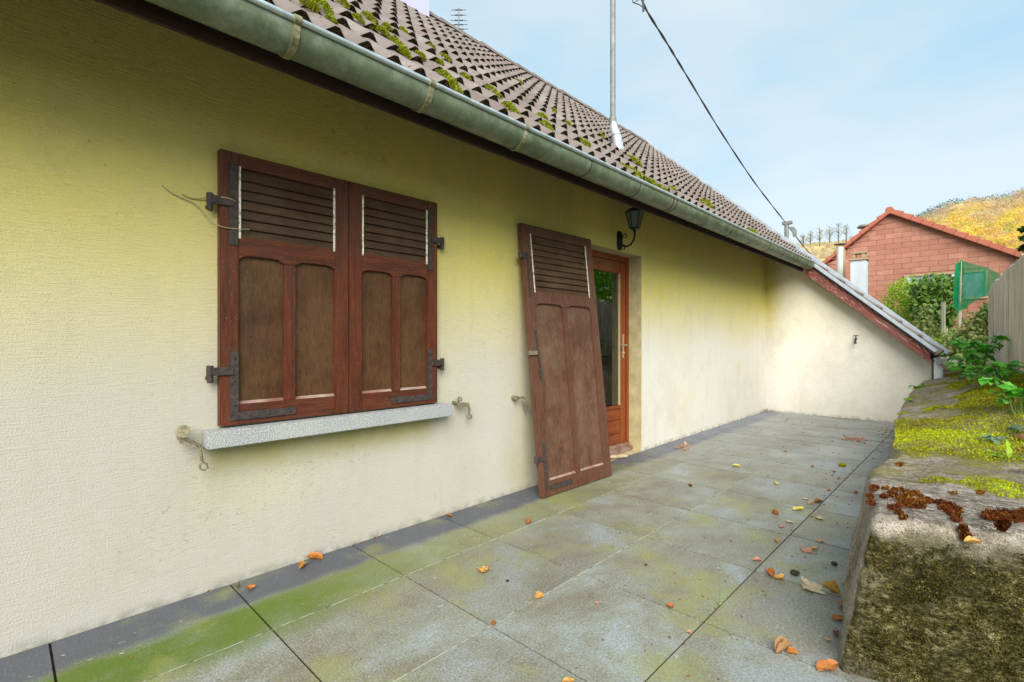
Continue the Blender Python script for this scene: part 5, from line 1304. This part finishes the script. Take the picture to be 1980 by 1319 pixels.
PLANTS = [(1857, 733, .24, 42, .22, 'low leafy plant trailing over the mossy wall top in front of the small eave gutter', .8),
          (1893, 722, .42, 95, .26, 'tallest broad leaved green plant at the foot of the fence end', 1.0),
          (1868, 712, .26, 50, .22, 'leafy plant between the eave gutter and the tallest broad leaved plant', .85),
          (1928, 700, .30, 40, .18, 'dark green leafy plant tucked against the fence boards', 1.0),
          (1935, 748, .22, 50, .20, 'bright leafy plant spreading forward from the fence over the moss', .8),
          (1905, 742, .16, 50, .24, 'dense low green plant carpet between the trailing plant and the near fence boards', .7),
          (1972, 745, .22, 50, .18, 'leafy plant at the near fence boards above the dry orange leaves', .75),
          (1775, 752, .05, 7, .05, 'tiny green seedling sprouting from the inner edge of the wall top', .5),
          (1800, 722, .05, 7, .08, 'small green sprig at the corner where the low wall meets the downpipe', .7),
          (1762, 778, .04, 5, .03, 'tiny sprig hanging on the side of the low wall', .35)]
for i, (u, v, h, n, sp_, lb, sc2) in enumerate(PLANTS):
    leafy_plant(on_wall(u, v) + Vector((0, 0, -.005)), h, n, sp_, lb, 60 + i, sc2)
leafy_plant(on_wall(1938, 812), .04, 8, .07, 'flat grey green weed growing in the moss by the wall', 90, .62, GL, 'small_weed')
leafy_plant(on_wall(1962, 838), .05, 7, .06, 'small weed with jagged grey green leaves near the dead leaves on the wall', 91, .6, GL, 'small_weed')
dn = thing('dandelion', 'dandelion rosette with one upright bright green leaf on the moss', 'plant', on_wall(1952, 886))
DL = [blade_mesh('leaf', .085, .026, MAT['leaf_bright'], -.05, .35, .18, 1), blade_mesh('leaf', .075, .026, MAT['broad'], .1, .35, .2, 2)]
for me in DL:
    a = me.attributes.new('rnd', 'FLOAT', 'POINT'); a.data.foreach_set('value', [.55] * len(me.vertices))
put('leaf', DL[0], dn, mat4=Matrix.Rotation(2.2, 4, 'Z') @ Matrix.Rotation(-1.35, 4, 'Y'))
for a in (-2.6, 2.9, -.4, 2.2, -2.0): put('leaf', DL[1] if a < 2.5 else DL[0], dn, mat4=Matrix.Rotation(a, 4, 'Z') @ Matrix.Rotation(-.25, 4, 'Y'))

# ivy, bushes and trees beyond the wing roof and the fence
def foliage(name, label, cat, base, lobes, L, mat_, n, kind='diamond', stem=None, seed=0, droop=0, shell=.5, fname='foliage'):
    t_ = thing(name, label, cat, base); m = MB()
    for i, (dx, dy, dz, rx, ry, rz) in enumerate(lobes):
        vol = rx * ry * rz
        cloud(m, (dx, dy, dz), (rx, ry, rz), int(n * (rx * rz + rx * ry + ry * rz)), L, kind, shell=shell, seed=seed * 10 + i, droop=droop)
    put(fname, m.mesh(fname, mat_, attr=True), t_)
    m = MB()
    for st_ in (stem or [[(0, 0, -.3), (0, 0, .5)]]): m.tube(st_, [.03] + [.015] * (len(st_) - 1), 6)
    put('stem', m.mesh('stem', MAT['bark']), t_)
    return t_
def base_at(u, t_, z): p = at(u, 600, t=t_); return Vector((p.x, p.y, z))
b = base_at(1752, 11.5, .75)
foliage('round_bush', 'bright lime green bush with fine leaves between the grey chimney and the ivy', 'bush', b,
        [(0, 0, .85, .58, .5, .9), (-.32, -.05, .55, .46, .4, .65), (.30, .05, 1.0, .40, .4, .68), (.05, 0, 1.5, .42, .36, .36), (-.1, -.2, .3, .6, .4, .5)], .055, MAT['leaf_bright'], 3000, seed=2)
b = base_at(1808, 10.6, .75)
foliage('ivy_clump', 'dark green ivy smothering an old stump in front of the red house window', 'ivy', b,
        [(0, 0, 1.50, .42, .3, .30), (-.12, -.05, 1.15, .28, .25, .5), (.22, 0, 1.2, .22, .22, .45), (0, .1, .5, .35, .3, .6)], .085, MAT['leaf_ivy'], 1500, 'ivy', seed=3, droop=.8)
foliage('ivy_curtain', 'olive brown trailing ivy hanging below the dark ivy clump', 'ivy', base_at(1795, 10.2, .7),
        [(-.05, 0, .55, .24, .2, .60), (.1, 0, .25, .4, .2, .35)], .06, MAT['leaf_tan'], 1700, 'ivy', seed=4, droop=1)
b = base_at(1823, 10.0, .6)
po2 = thing('old_post', 'leaning old grey wooden post standing in the ivy', 'post', b)
m = MB(); m.tube([(0, 0, 0), (.01, 0, 1.30)], [.045, .035], 6); m.tube([(.12, 0, 0), (.05, 0, .75)], [.03, .025], 6); put('post', m.mesh('post', MAT['fence']), po2)
b = base_at(1880, 8.6, .68)
foliage('ivy_bush', 'tangled grey green ivy bush beside the fence end under the green netting', 'bush', b,
        [(.05, 0, .42, .30, .3, .50), (-.22, 0, .25, .25, .25, .32), (.18, .05, .72, .16, .2, .34), (-.05, -.1, .1, .4, .3, .22)], .055, MAT['leaf_tan'], 2600, 'ivy', seed=5, droop=.5)
foliage('bright_shrub', 'light green shrub filling the gap below the green netting behind the stones', 'shrub', base_at(1838, 9.3, .65),
        [(0, 0, .30, .30, .25, .35), (.28, .1, .25, .25, .25, .30), (-.22, 0, .15, .22, .2, .22)], .06, MAT['leaf_bright'], 2200, 'oval', seed=15)
# grey light strands and twiggy stems over it
t_ = thing('tendril', 'pale curling vine shoots reaching up over the fence end', 'vine', b + Vector((.2, 0, .7)))
r = random.Random(2)
for k in range(7):
    m = MB(); a = Vector((r.uniform(-.25, .3), r.uniform(-.2, .2), 0)); d = Vector((r.uniform(-.25, .3), 0, r.uniform(.15, .4)))
    m.tube([a, a + d * .5 + rvec(r) * .04, a + d, a + d * 1.1 + Vector((.05, 0, -.05))], .006, 4); put('shoot', m.mesh('shoot', MAT['strand']), t_)
m = MB(); cloud(m, (.12, 0, .25), (.28, .2, .18), 90, .07, 'oval', seed=77); put('foliage', m.mesh('foliage', MAT['leaf_ivy'], attr=True), t_)
# netting on a post
n0 = base_at(1856, 9.6, .6)
nt_ = thing('green_netting', 'sagging green shade netting strung from a post behind the ivy bush', 'netting', n0)
m = MB(); m.tube([(0, 0, 0), (0, 0, 2.05)], .028, 8); put('post', m.mesh('post', MAT['fence']), nt_)
tops = [at(1847, 512, t=9.5), at(1858, 503, t=9.6), at(1866, 506, t=9.6), at(1905, 517, t=9.0), at(1945, 535, t=8.3), at(1975, 555, t=7.8)]
bots = [at(1842, 590, t=9.4), at(1850, 600, t=9.5), at(1862, 598, t=9.5), at(1900, 575, t=9.0), at(1940, 570, t=8.3), at(1975, 580, t=7.8)]
tops, bots = smooth(tops, 6), smooth(bots, 6); vs_ = []; nv = 10
for i, (a, b_) in enumerate(zip(tops, bots)):
    for j in range(nv + 1):
        p = a.lerp(b_, j / nv); p += Vector((0, -1, 0)) * (.05 * math.sin(i * 1.1) + .06 * noise.noise(Vector((i * .3, j * .4, 2)))) - n0
        vs_.append(p)
m = MB(); m.add(vs_, [(i * (nv + 1) + j, (i + 1) * (nv + 1) + j, (i + 1) * (nv + 1) + j + 1, i * (nv + 1) + j + 1) for i in range(len(tops) - 1) for j in range(nv)])
put('net', m.mesh('net', MAT['net'], smooth=True), nt_)
m = MB(); ov = [p + Vector((.0, -.06 - .03 * math.sin(i), -.02)) for i, p in enumerate(vs_)]
m.add([ov[i * (nv + 1) + j] for i in range(8) for j in range(nv + 1)], [(i * (nv + 1) + j, (i + 1) * (nv + 1) + j, (i + 1) * (nv + 1) + j + 1, i * (nv + 1) + j + 1) for i in range(7) for j in range(nv)])
put('net_fold', m.mesh('net_fold', MAT['net'], smooth=True), nt_)
foliage('yellow_shrub', 'yellow leaved shrub above the netting against the red gable', 'shrub', base_at(1945, 12.2, .9),
        [(0, 0, 1.55, .36, .3, .22), (.3, 0, 1.45, .3, .3, .25), (-.15, 0, 1.3, .25, .2, .15)], .06, MAT['leaf_yellow'], 1500, 'oval', stem=[[(0, 0, -.2), (0, 0, 1.5)], [(0, 0, .6), (.3, 0, 1.45)]], seed=6)
foliage('green_shrub', 'bright green leaves poking over the top of the near fence boards', 'shrub', base_at(1965, 7.9, .9),
        [(0, 0, .82, .22, .2, .10), (.22, 0, .95, .2, .2, .22), (-.22, 0, .76, .12, .12, .05)], .11, MAT['leaf_big'], 900, 'oval', stem=[[(0, 0, -.2), (0, 0, .8)]], seed=7)
# bare reddish shrub in front of the gable
b = base_at(1885, 14.2, .9); tt = thing('bare_shrub', 'bare reddish twiggy shrub in front of the red gable wall', 'shrub', b); r = random.Random(9)
m = MB()
for k in range(34):
    a = r.uniform(0, 6.28); d = Vector((math.cos(a) * .75, math.sin(a) * .3, 1.5 + r.uniform(-.35, .45))); q1 = d * .5 + rvec(r) * .08
    m.tube([(0, 0, 0), q1, d], [.012, .008, .004], 4)
    for _ in range(6):
        s2 = q1.lerp(d, r.random()); m.tube([s2, s2 + (rvec(r) + d.normalized() * .7) * .22], [.005, .003], 3)
put('twigs', m.mesh('twigs', MAT['twig']), tt)
# conifer at the right edge
b = base_at(2072, 14.5, .9)
cf = thing('conifer', 'dark conifer with drooping branches at the edge of the view', 'tree', b)
m = MB(); m.tube([(0, 0, -.3), (0, 0, 6.6)], [.16, .03], 8); put('trunk', m.mesh('trunk', MAT['bark']), cf)
m = MB(); r = random.Random(14)
for k in range(90):
    z = .5 + 5.9 * (k / 90); L = 1.75 * (1.04 - z / 6.9) + .15; a = k * 2.4
    for s_ in range(18):
        f = (s_ + 1) / 18; c = Vector((math.cos(a) * L * f, math.sin(a) * L * f, z + .12 * f - .5 * f * f * L * .6))
        for _ in range(8):
            add_leaf(m, c + rvec(r) * .05, (Vector((math.cos(a), math.sin(a), -.3)) + rvec(r) * 1.0), rvec(r), r.uniform(.10, .20), 'blade', rn=min(1, max(0, f * .6 + r.uniform(-.2, .4))))
put('foliage', m.mesh('foliage', MAT['leaf_needle'], attr=True), cf)
# hedge and trees past the fence (seen mirrored in the door glass)
for i, (x, y, h, lb) in enumerate([(6.2, 5.5, 2.2, 'dense green hedge bush nearest behind the plank fence'), (5.2, 8.2, 2.3, 'tall green hedge bush second along behind the fence'), (4.7, 10.6, 2.3, 'tallest green hedge bush behind the far fence end'), (6.6, 3.2, 2.0, 'green hedge bush level with the blunt wall end'), (5.4, 13.0, 2.6, 'green hedge bush beyond the fence near the conifer')]):
    foliage('hedge_bush', lb, 'hedge', (x, y, .9), [(0, 0, h * .5, 1.25, 1.45, h * .55), (.2, .3, h * 1.1, .95, 1.1, h * .45), (.5, -.2, h * 1.5, .7, .9, h * .3)], .13, MAT['leaf_dark'], 480, seed=20 + i, stem=[[(0, 0, -.2), (0, 0, h * .8)]])

# stones on the path behind the wing
r = random.Random(4)
for i, (u, t_, s_, lb) in enumerate([(1822, 9.0, .16, 'rough pale stone lying at the foot of the ivy'), (1836, 8.2, .15, 'flat grey stone just past the eave gutter'), (1812, 8.6, .13, 'small buff stone next to the eave gutter'), (1850, 8.9, .17, 'upright broken stone below the green netting'), (1838, 9.6, .18, 'large stone behind the others on the bank')]):
    m = MB(); bm = bmesh.new(); bmesh.ops.create_icosphere(bm, subdivisions=3, radius=1)
    for v_ in bm.verts: v_.co *= (1 + .35 * noise.noise(v_.co * 1.3 + Vector((i * 5, 0, 0)))); v_.co.z *= .6
    me = bpy.data.meshes.new('stone'); bm.to_mesh(me); bm.free(); me.materials.append(MAT['rock']); me.polygons.foreach_set('use_smooth', [True] * len(me.polygons))
    o = put('stone', me, loc=base_at(u, t_, .72 + .05 * (t_ - 8)), label=lb, cat='stone', group='stones on the bank'); o.scale = (s_ * 1.3, s_, s_)

# dry twig of old vine caught on the hinge
vt = thing('dry_vine', 'thin dry vine tendril curling across the wall to the upper left shutter hinge', 'vine', at(400, 395, X=.01))
def wpts(l): return [at(u, v, X=x) - vt.location for u, v, x in l]
m = MB(); m.tube(smooth(wpts([(313, 358, .004), (330, 372, .006), (352, 383, .008), (378, 395, .012), (402, 421, .02), (425, 437, .05), (448, 442, .052), (465, 443, .055), (482, 444, .05)]), 4), .0022, 5); put('tendril', m.mesh('tendril', MAT['strand']), vt)
m = MB(); m.tube(smooth(wpts([(352, 376, .004), (368, 383, .006), (385, 384, .01), (402, 381, .02), (424, 381, .05), (440, 383, .055), (455, 389, .05)]), 4), .0026, 5); put('tendril', m.mesh('tendril', MAT['strand']), vt)

# ================================================================== FALLEN LEAVES
def fleaf(seed, W=.62, curl=.5, fold=.3, lob=0, maple=False, nx_=9, ny_=5):
    r_ = random.Random(seed); m = MB(); vs_ = []
    for i in range(nx_ + 1):
        t_ = i / nx_; w = math.sin(math.pi * min(1, t_ * .95 + .03)) ** .7
        if maple: w *= 1 + .5 * math.sin(t_ * 15)
        for j in range(ny_ + 1):
            s2 = (j / ny_ - .5) * 2; x = t_ - .5; y = s2 * w * W / 2 * (1 + .1 * math.sin(t_ * 20 + seed))
            bx = curl * (x * x) * 1.4 + fold * abs(s2) ** 1.5 * w * .5 + .04 * math.sin(t_ * 11 + s2 * 3 + seed)
            vs_.append((x * (1 - .25 * curl), y * (1 - .35 * fold), bx))
    m.add(vs_, [(i * (ny_ + 1) + j, (i + 1) * (ny_ + 1) + j, (i + 1) * (ny_ + 1) + j + 1, i * (ny_ + 1) + j + 1) for i in range(nx_) for j in range(ny_)])
    e_ = vs_[ny_ // 2]; m.tube([e_, (e_[0] - .18, .01, e_[2] + .01), (e_[0] - .32, .04, e_[2] - .03)], [.012, .01, .008], 4)
    return m
SHP = {'flat': dict(W=.6, curl=.10, fold=.22), 'curl': dict(W=.66, curl=.5, fold=.35), 'fold': dict(W=.72, curl=.2, fold=.75), 'maple': dict(W=.95, curl=.2, fold=.2, maple=True), 'roll': dict(W=.55, curl=.3, fold=1.2)}
leafmesh = {}
LV = [  # u, v, pixels across, colour, shape, label
    (484, 1136, 20, 'orange', 'curl', 'bright orange curled leaf at the slab joint by the wall foot'),
    (461, 1133, 17, 'pale', 'roll', 'pale grey rolled leaf beside the bright orange one at the wall foot'),
    (608, 1080, 30, 'orange', 'fold', 'orange leaf lying against the foot of the wall below the sill'),
    (584, 1094, 24, 'gold', 'fold', 'folded golden leaf just in front of the leaf against the wall foot'),
    (868, 997, 17, 'orange', 'curl', 'small orange leaf at the wall foot left of the leaning shutter'),
    (1022, 1009, 19, 'orange', 'fold', 'small reddish orange leaf on the algae band before the leaning shutter'),
    (935, 1101, 25, 'gold', 'maple', 'golden lobed leaf alone in the middle of a slab below the leaning shutter'),
    (1043, 1155, 21, 'gold', 'roll', 'golden rolled leaf on the light slab joint'),
    (955, 1204, 15, 'orange', 'fold', 'tiny orange leaf standing where four slabs meet'),
    (1154, 1164, 9, 'pink', 'curl', 'tiny pinkish leaf in the middle of a bare slab'),
    (1296, 1171, 22, 'orange', 'curl', 'cupped orange brown leaf on the cross joint'),
    (1098, 1315, 24, 'gold', 'flat', 'golden leaf at the very bottom edge of the view'),
    (1332, 1222, 11, 'pink', 'fold', 'small pink leaf fragment on the long dark joint'),
    (1392, 1167, 9, 'yellow', 'curl', 'tiny yellow leaf beside the grass blade in the dark joint'),
    (1516, 1257, 40, 'tan', 'roll', 'long tan rolled leaf lying on a joint near the blunt wall end'),
    (1532, 1262, 20, 'orange', 'roll', 'orange brown rolled leaf touching the long tan one'),
    (1600, 1289, 46, 'orange', 'flat', 'large bright orange leaf against the wall end, nearest to the viewer'),
    (1620, 1194, 26, 'orange', 'flat', 'orange leaf tilted against the foot of the low wall'),
    (1618, 1226, 20, 'brown', 'fold', 'brown folded leaf against the foot of the low wall'),
    (1602, 1236, 13, 'tan', 'curl', 'small tan husk beside the brown folded leaf'),
    (1630, 1170, 22, 'pink', 'fold', 'pinkish curled leaf half behind the foot of the low wall'),
    (1489, 1109, 27, 'orange', 'fold', 'peach orange leaf of the touching pair on the far slab joint'),
    (1508, 1117, 25, 'gold', 'curl', 'golden leaf of the touching pair on the far slab joint'),
    (1570, 1136, 40, 'pale', 'maple', 'pale ragged lobed leaf near the low wall'),
    (1608, 1142, 34, 'gold', 'roll', 'yellowish tan leaf with a dark rolled middle near the low wall'),
    (1634, 1129, 15, 'tan', 'flat', 'small tan leaf touching the foot of the low wall'),
    (1464, 1083, 17, 'pink', 'fold', 'pink leaf folded over the long dark joint'),
    (1561, 1064, 20, 'pink', 'maple', 'pinkish lobed leaf of a pair on the brown slab'),
    (1574, 1060, 19, 'gold', 'flat', 'yellow tan leaf of a pair on the brown slab'),
    (1503, 1045, 14, 'gold', 'fold', 'narrow golden leaf standing on the long dark joint'),
    (1587, 1045, 16, 'tan', 'flat', 'flat round tan leaf to the right of the long dark joint'),
    (1583, 972, 17, 'brown', 'fold', 'dark brown leaf standing on the long dark joint'),
    (1568, 974, 14, 'pale', 'roll', 'pale thin leaf beside the dark brown one'),
    (1544, 984, 24, 'yellow', 'flat', 'pale yellow leaf lying flat left of the long dark joint'),
    (1557, 964, 12, 'pale', 'flat', 'small whitish leaf above the pale yellow leaf'),
    (1498, 993, 15, 'orange', 'roll', 'slim orange brown rolled leaf in the middle of the terrace'),
    (1527, 1009, 16, 'pale', 'flat', 'whitish narrow leaf in the middle of the terrace'),
    (1512, 1018, 13, 'pink', 'curl', 'peach leaf just below the whitish narrow leaf'),
    (1585, 1001, 17, 'pale', 'maple', 'cream star shaped leaf right of the long dark joint'),
    (1502, 934, 14, 'yellow', 'flat', 'small yellow leaf in the middle distance'),
    (1424, 902, 14, 'yellow', 'fold', 'lemon yellow leaf in front of the blank wall'),
    (1334, 939, 11, 'brown', 'fold', 'dark olive brown leaf before the door'),
    (1571, 901, 10, 'orange', 'curl', 'small orange leaf in the distance beyond the yellow ones'),
    (1613, 912, 9, 'brown', 'curl', 'small red brown leaf close to the mossy lump'),
    (1622, 924, 9, 'pink', 'curl', 'tiny pink leaf on the dark joint below the mossy lump'),
    (1603, 948, 8, 'orange', 'fold', 'tiny orange leaf on the dark joint'),
    (1518, 872, 10, 'tan', 'curl', 'little brown curled leaf on the far light joint'),
    (1655, 953, 10, 'tan', 'roll', 'small brown rolled leaf beside the low wall edge'),
]
RL = random.Random(31)
def place_leaf(i, u, v, px, colr, shp, lb, cat='leaf', z0=None):
    if z0 is None: p = at(u, v, Z=.008)
    else: p = z0
    s_ = px * proj(p)[2] / F_PX * 1.06
    me = fleaf(i, **SHP[shp]).mesh('fallen_leaf', FALL[colr], smooth=True)
    o = put('fallen_leaf', me, loc=p, rot=(RL.uniform(-.18, .18), RL.uniform(-.15, .15), RL.choice((.7, 2.3, 3.9, 5.4)) + RL.uniform(-.5, .5)), label=lb, cat=cat)
    o.scale = (s_,) * 3
    zmin = min((o.rotation_euler.to_matrix() @ v_.co).z for v_ in me.vertices) * s_
    o.location.z += -zmin - (.006 if z0 is None else .0); o['group'] = 'fallen leaves on the terrace' if z0 is None else 'dry leaves on the low wall'
    return o
for i, l in enumerate(LV): place_leaf(i, *l)
for i, (u, v, px, c_, sh_, lb) in enumerate([(1975, 762, 26, 'orange', 'maple', 'orange dead leaf on the bank under the near leafy plant'), (1955, 752, 24, 'yellow', 'flat', 'yellow dead leaf among the plants by the fence'), (1972, 852, 26, 'tan', 'roll', 'tan dead leaf curled behind the dandelion'), (1978, 872, 24, 'brown', 'curl', 'brown dead leaf right beside the dandelion'), (1965, 742, 18, 'gold', 'curl', 'golden dead leaf just above the orange one on the bank'), (1880, 1051, 27, 'gold', 'fold', 'orange tan leaf stuck on the green front face of the low wall')]):
    p = on_wall(u, v) if v < 1000 else at(u, v, Y=2.03); place_leaf(200 + i, u, v, px, c_, sh_, lb, z0=p)
# lumps of moss fallen from the roof
for i, (u, v, px, c_, lb) in enumerate([(1537, 1108, 15, 'dark', 'dark round moss lump between the leaf pair and the low wall'), (1613, 1089, 10, 'dark', 'small black moss lump near the low wall foot'), (1629, 900, 12, 'moss', 'green brown moss lump by the dark joint near the low wall'), (981, 1121, 6, 'dark', 'tiny black crumb on the slab below the golden lobed leaf'), (1249, 1090, 5, 'dark', 'tiny black crumb on the pale slab before the leaning shutter')]):
    bm = bmesh.new(); bmesh.ops.create_icosphere(bm, subdivisions=3, radius=1)
    for v_ in bm.verts: v_.co *= 1 + .5 * noise.noise(v_.co * 2.2 + Vector((i * 5, 0, 0))); v_.co.z *= .65
    me = bpy.data.meshes.new('moss_lump'); bm.to_mesh(me); bm.free(); me.materials.append(FALL[c_])
    a = me.attributes.new('rnd', 'FLOAT', 'POINT'); a.data.foreach_set('value', [R.random() * .7 for _ in me.vertices])
    p = at(u, v, Z=.008); s_ = px * proj(p)[2] / F_PX / 2
    o = put('moss_lump', me, loc=(p.x, p.y, s_ * .5), label=lb, cat='moss lump', group='moss lumps on the terrace'); o.scale = (s_,) * 3
# dried leaf wreath near the door, tangle of pale twigs far off
def tangle(name, lb, u, v, px, n, mat_, seed, flat=.25):
    p = at(u, v, Z=.012); s_ = px * proj(p)[2] / F_PX; r_ = random.Random(seed); t_ = thing(name, lb, 'debris', (p.x, p.y, 0))
    m = MB()
    for k in range(n):
        a = Vector((r_.uniform(-.5, .5) * s_, r_.uniform(-.5, .5) * s_, r_.uniform(.004, flat * s_))); d = rvec(r_) * s_ * .35; d.z *= .2
        e2 = a + d; e2.z = max(.003, e2.z); m.tube([a, a.lerp(e2, .5) + rvec(r_) * .006 + Vector((0, 0, .006)), e2], s_ * .018, 4)
    put('twigs', m.mesh('twigs', mat_), t_, kind='stuff')
    m = MB()
    for k in range(max(3, n // 4)): add_leaf(m, Vector((r_.uniform(-.4, .4) * s_, r_.uniform(-.4, .4) * s_, .012 + r_.random() * flat * s_ * .6)), rvec(r_), Vector((0, 0, 1)), s_ * .35, 'oval', fold=.7)
    put('leaves', m.mesh('leaves', FALL['tan']), t_)
tangle('leaf_tangle', 'dried tangle of brown leaves lying before the blank wall right of the door', 1322, 866, 26, 26, FALL['tan'], 1, .3)
tangle('twig_tangle', 'scatter of pale dry twigs on the damp slabs at the far end', 1650, 849, 34, 30, FALL['pink'], 2, .1)
tangle('corner_litter', 'little heap of leaf litter in the far corner of the terrace', 1486, 795, 16, 14, FALL['brown'], 3, .2)
# pale stick and pebble by the threshold
p = at(1196, 884, Z=.02); st_ = thing('pale_stick', 'pale rounded stick lying at the door threshold', 'stick', (p.x, p.y, 0))
m = MB(); m.tube([(-.09, -.10, .018), (-.03, -.02, .022), (.03, .10, .018)], [.012, .018, .012], 8); put('stick', m.mesh('stick', FALL['pale'], smooth='auto'), st_)
# grass blade in the joint
p = at(1390, 1170, Z=0); gb_ = thing('grass_blade', 'single thin green grass blade growing from the long dark joint', 'grass blade', p)
m = MB(); h = 62 * proj(p)[2] / F_PX
m.add([(0, -.003, 0), (0, .003, 0), (.004, .0035, h * .5), (.004, -.0005, h * .5), (-.004, .004, h)], [(0, 1, 2, 3), (3, 2, 4)], rn=.4); m.tube([(0, 0, 0), (.01, .02, h * .3), (.025, .04, h * .45)], .0012, 3, rn=.4)
put('blade', m.mesh('blade', MAT['leaf_big'], attr=True), gb_)
# crumbs
m = MB(); r = random.Random(12)
for i in range(520):
    y = r.uniform(.3, 8.2); x = r.uniform(.02, 2.05)
    if r.random() < .35: x = 1.675 + r.gauss(0, .12)
    elif r.random() < .2: x = abs(r.gauss(0, .02)) + .006
    s_ = r.uniform(.0015, .005) * (1 + .25 * max(0, y - 3)); a = r.uniform(0, 3.14); c, s2 = math.cos(a) * s_ * r.uniform(1, 2.2), math.sin(a) * s_ * r.uniform(1, 2)
    m.add([(x - c, y - s2, .001), (x + s2 * .6, y - c * .6, .001), (x + c, y + s2, .001), (x - s2 * .6, y + c * .6, .001), (x, y, .001 + s_ * .9)], [(0, 1, 4), (1, 2, 4), (2, 3, 4), (3, 0, 4)])
put('leaf_crumbs', m.mesh('leaf_crumbs', FALL['brown']), kind='stuff', label='tiny crumbs of leaf and moss scattered over the slabs')
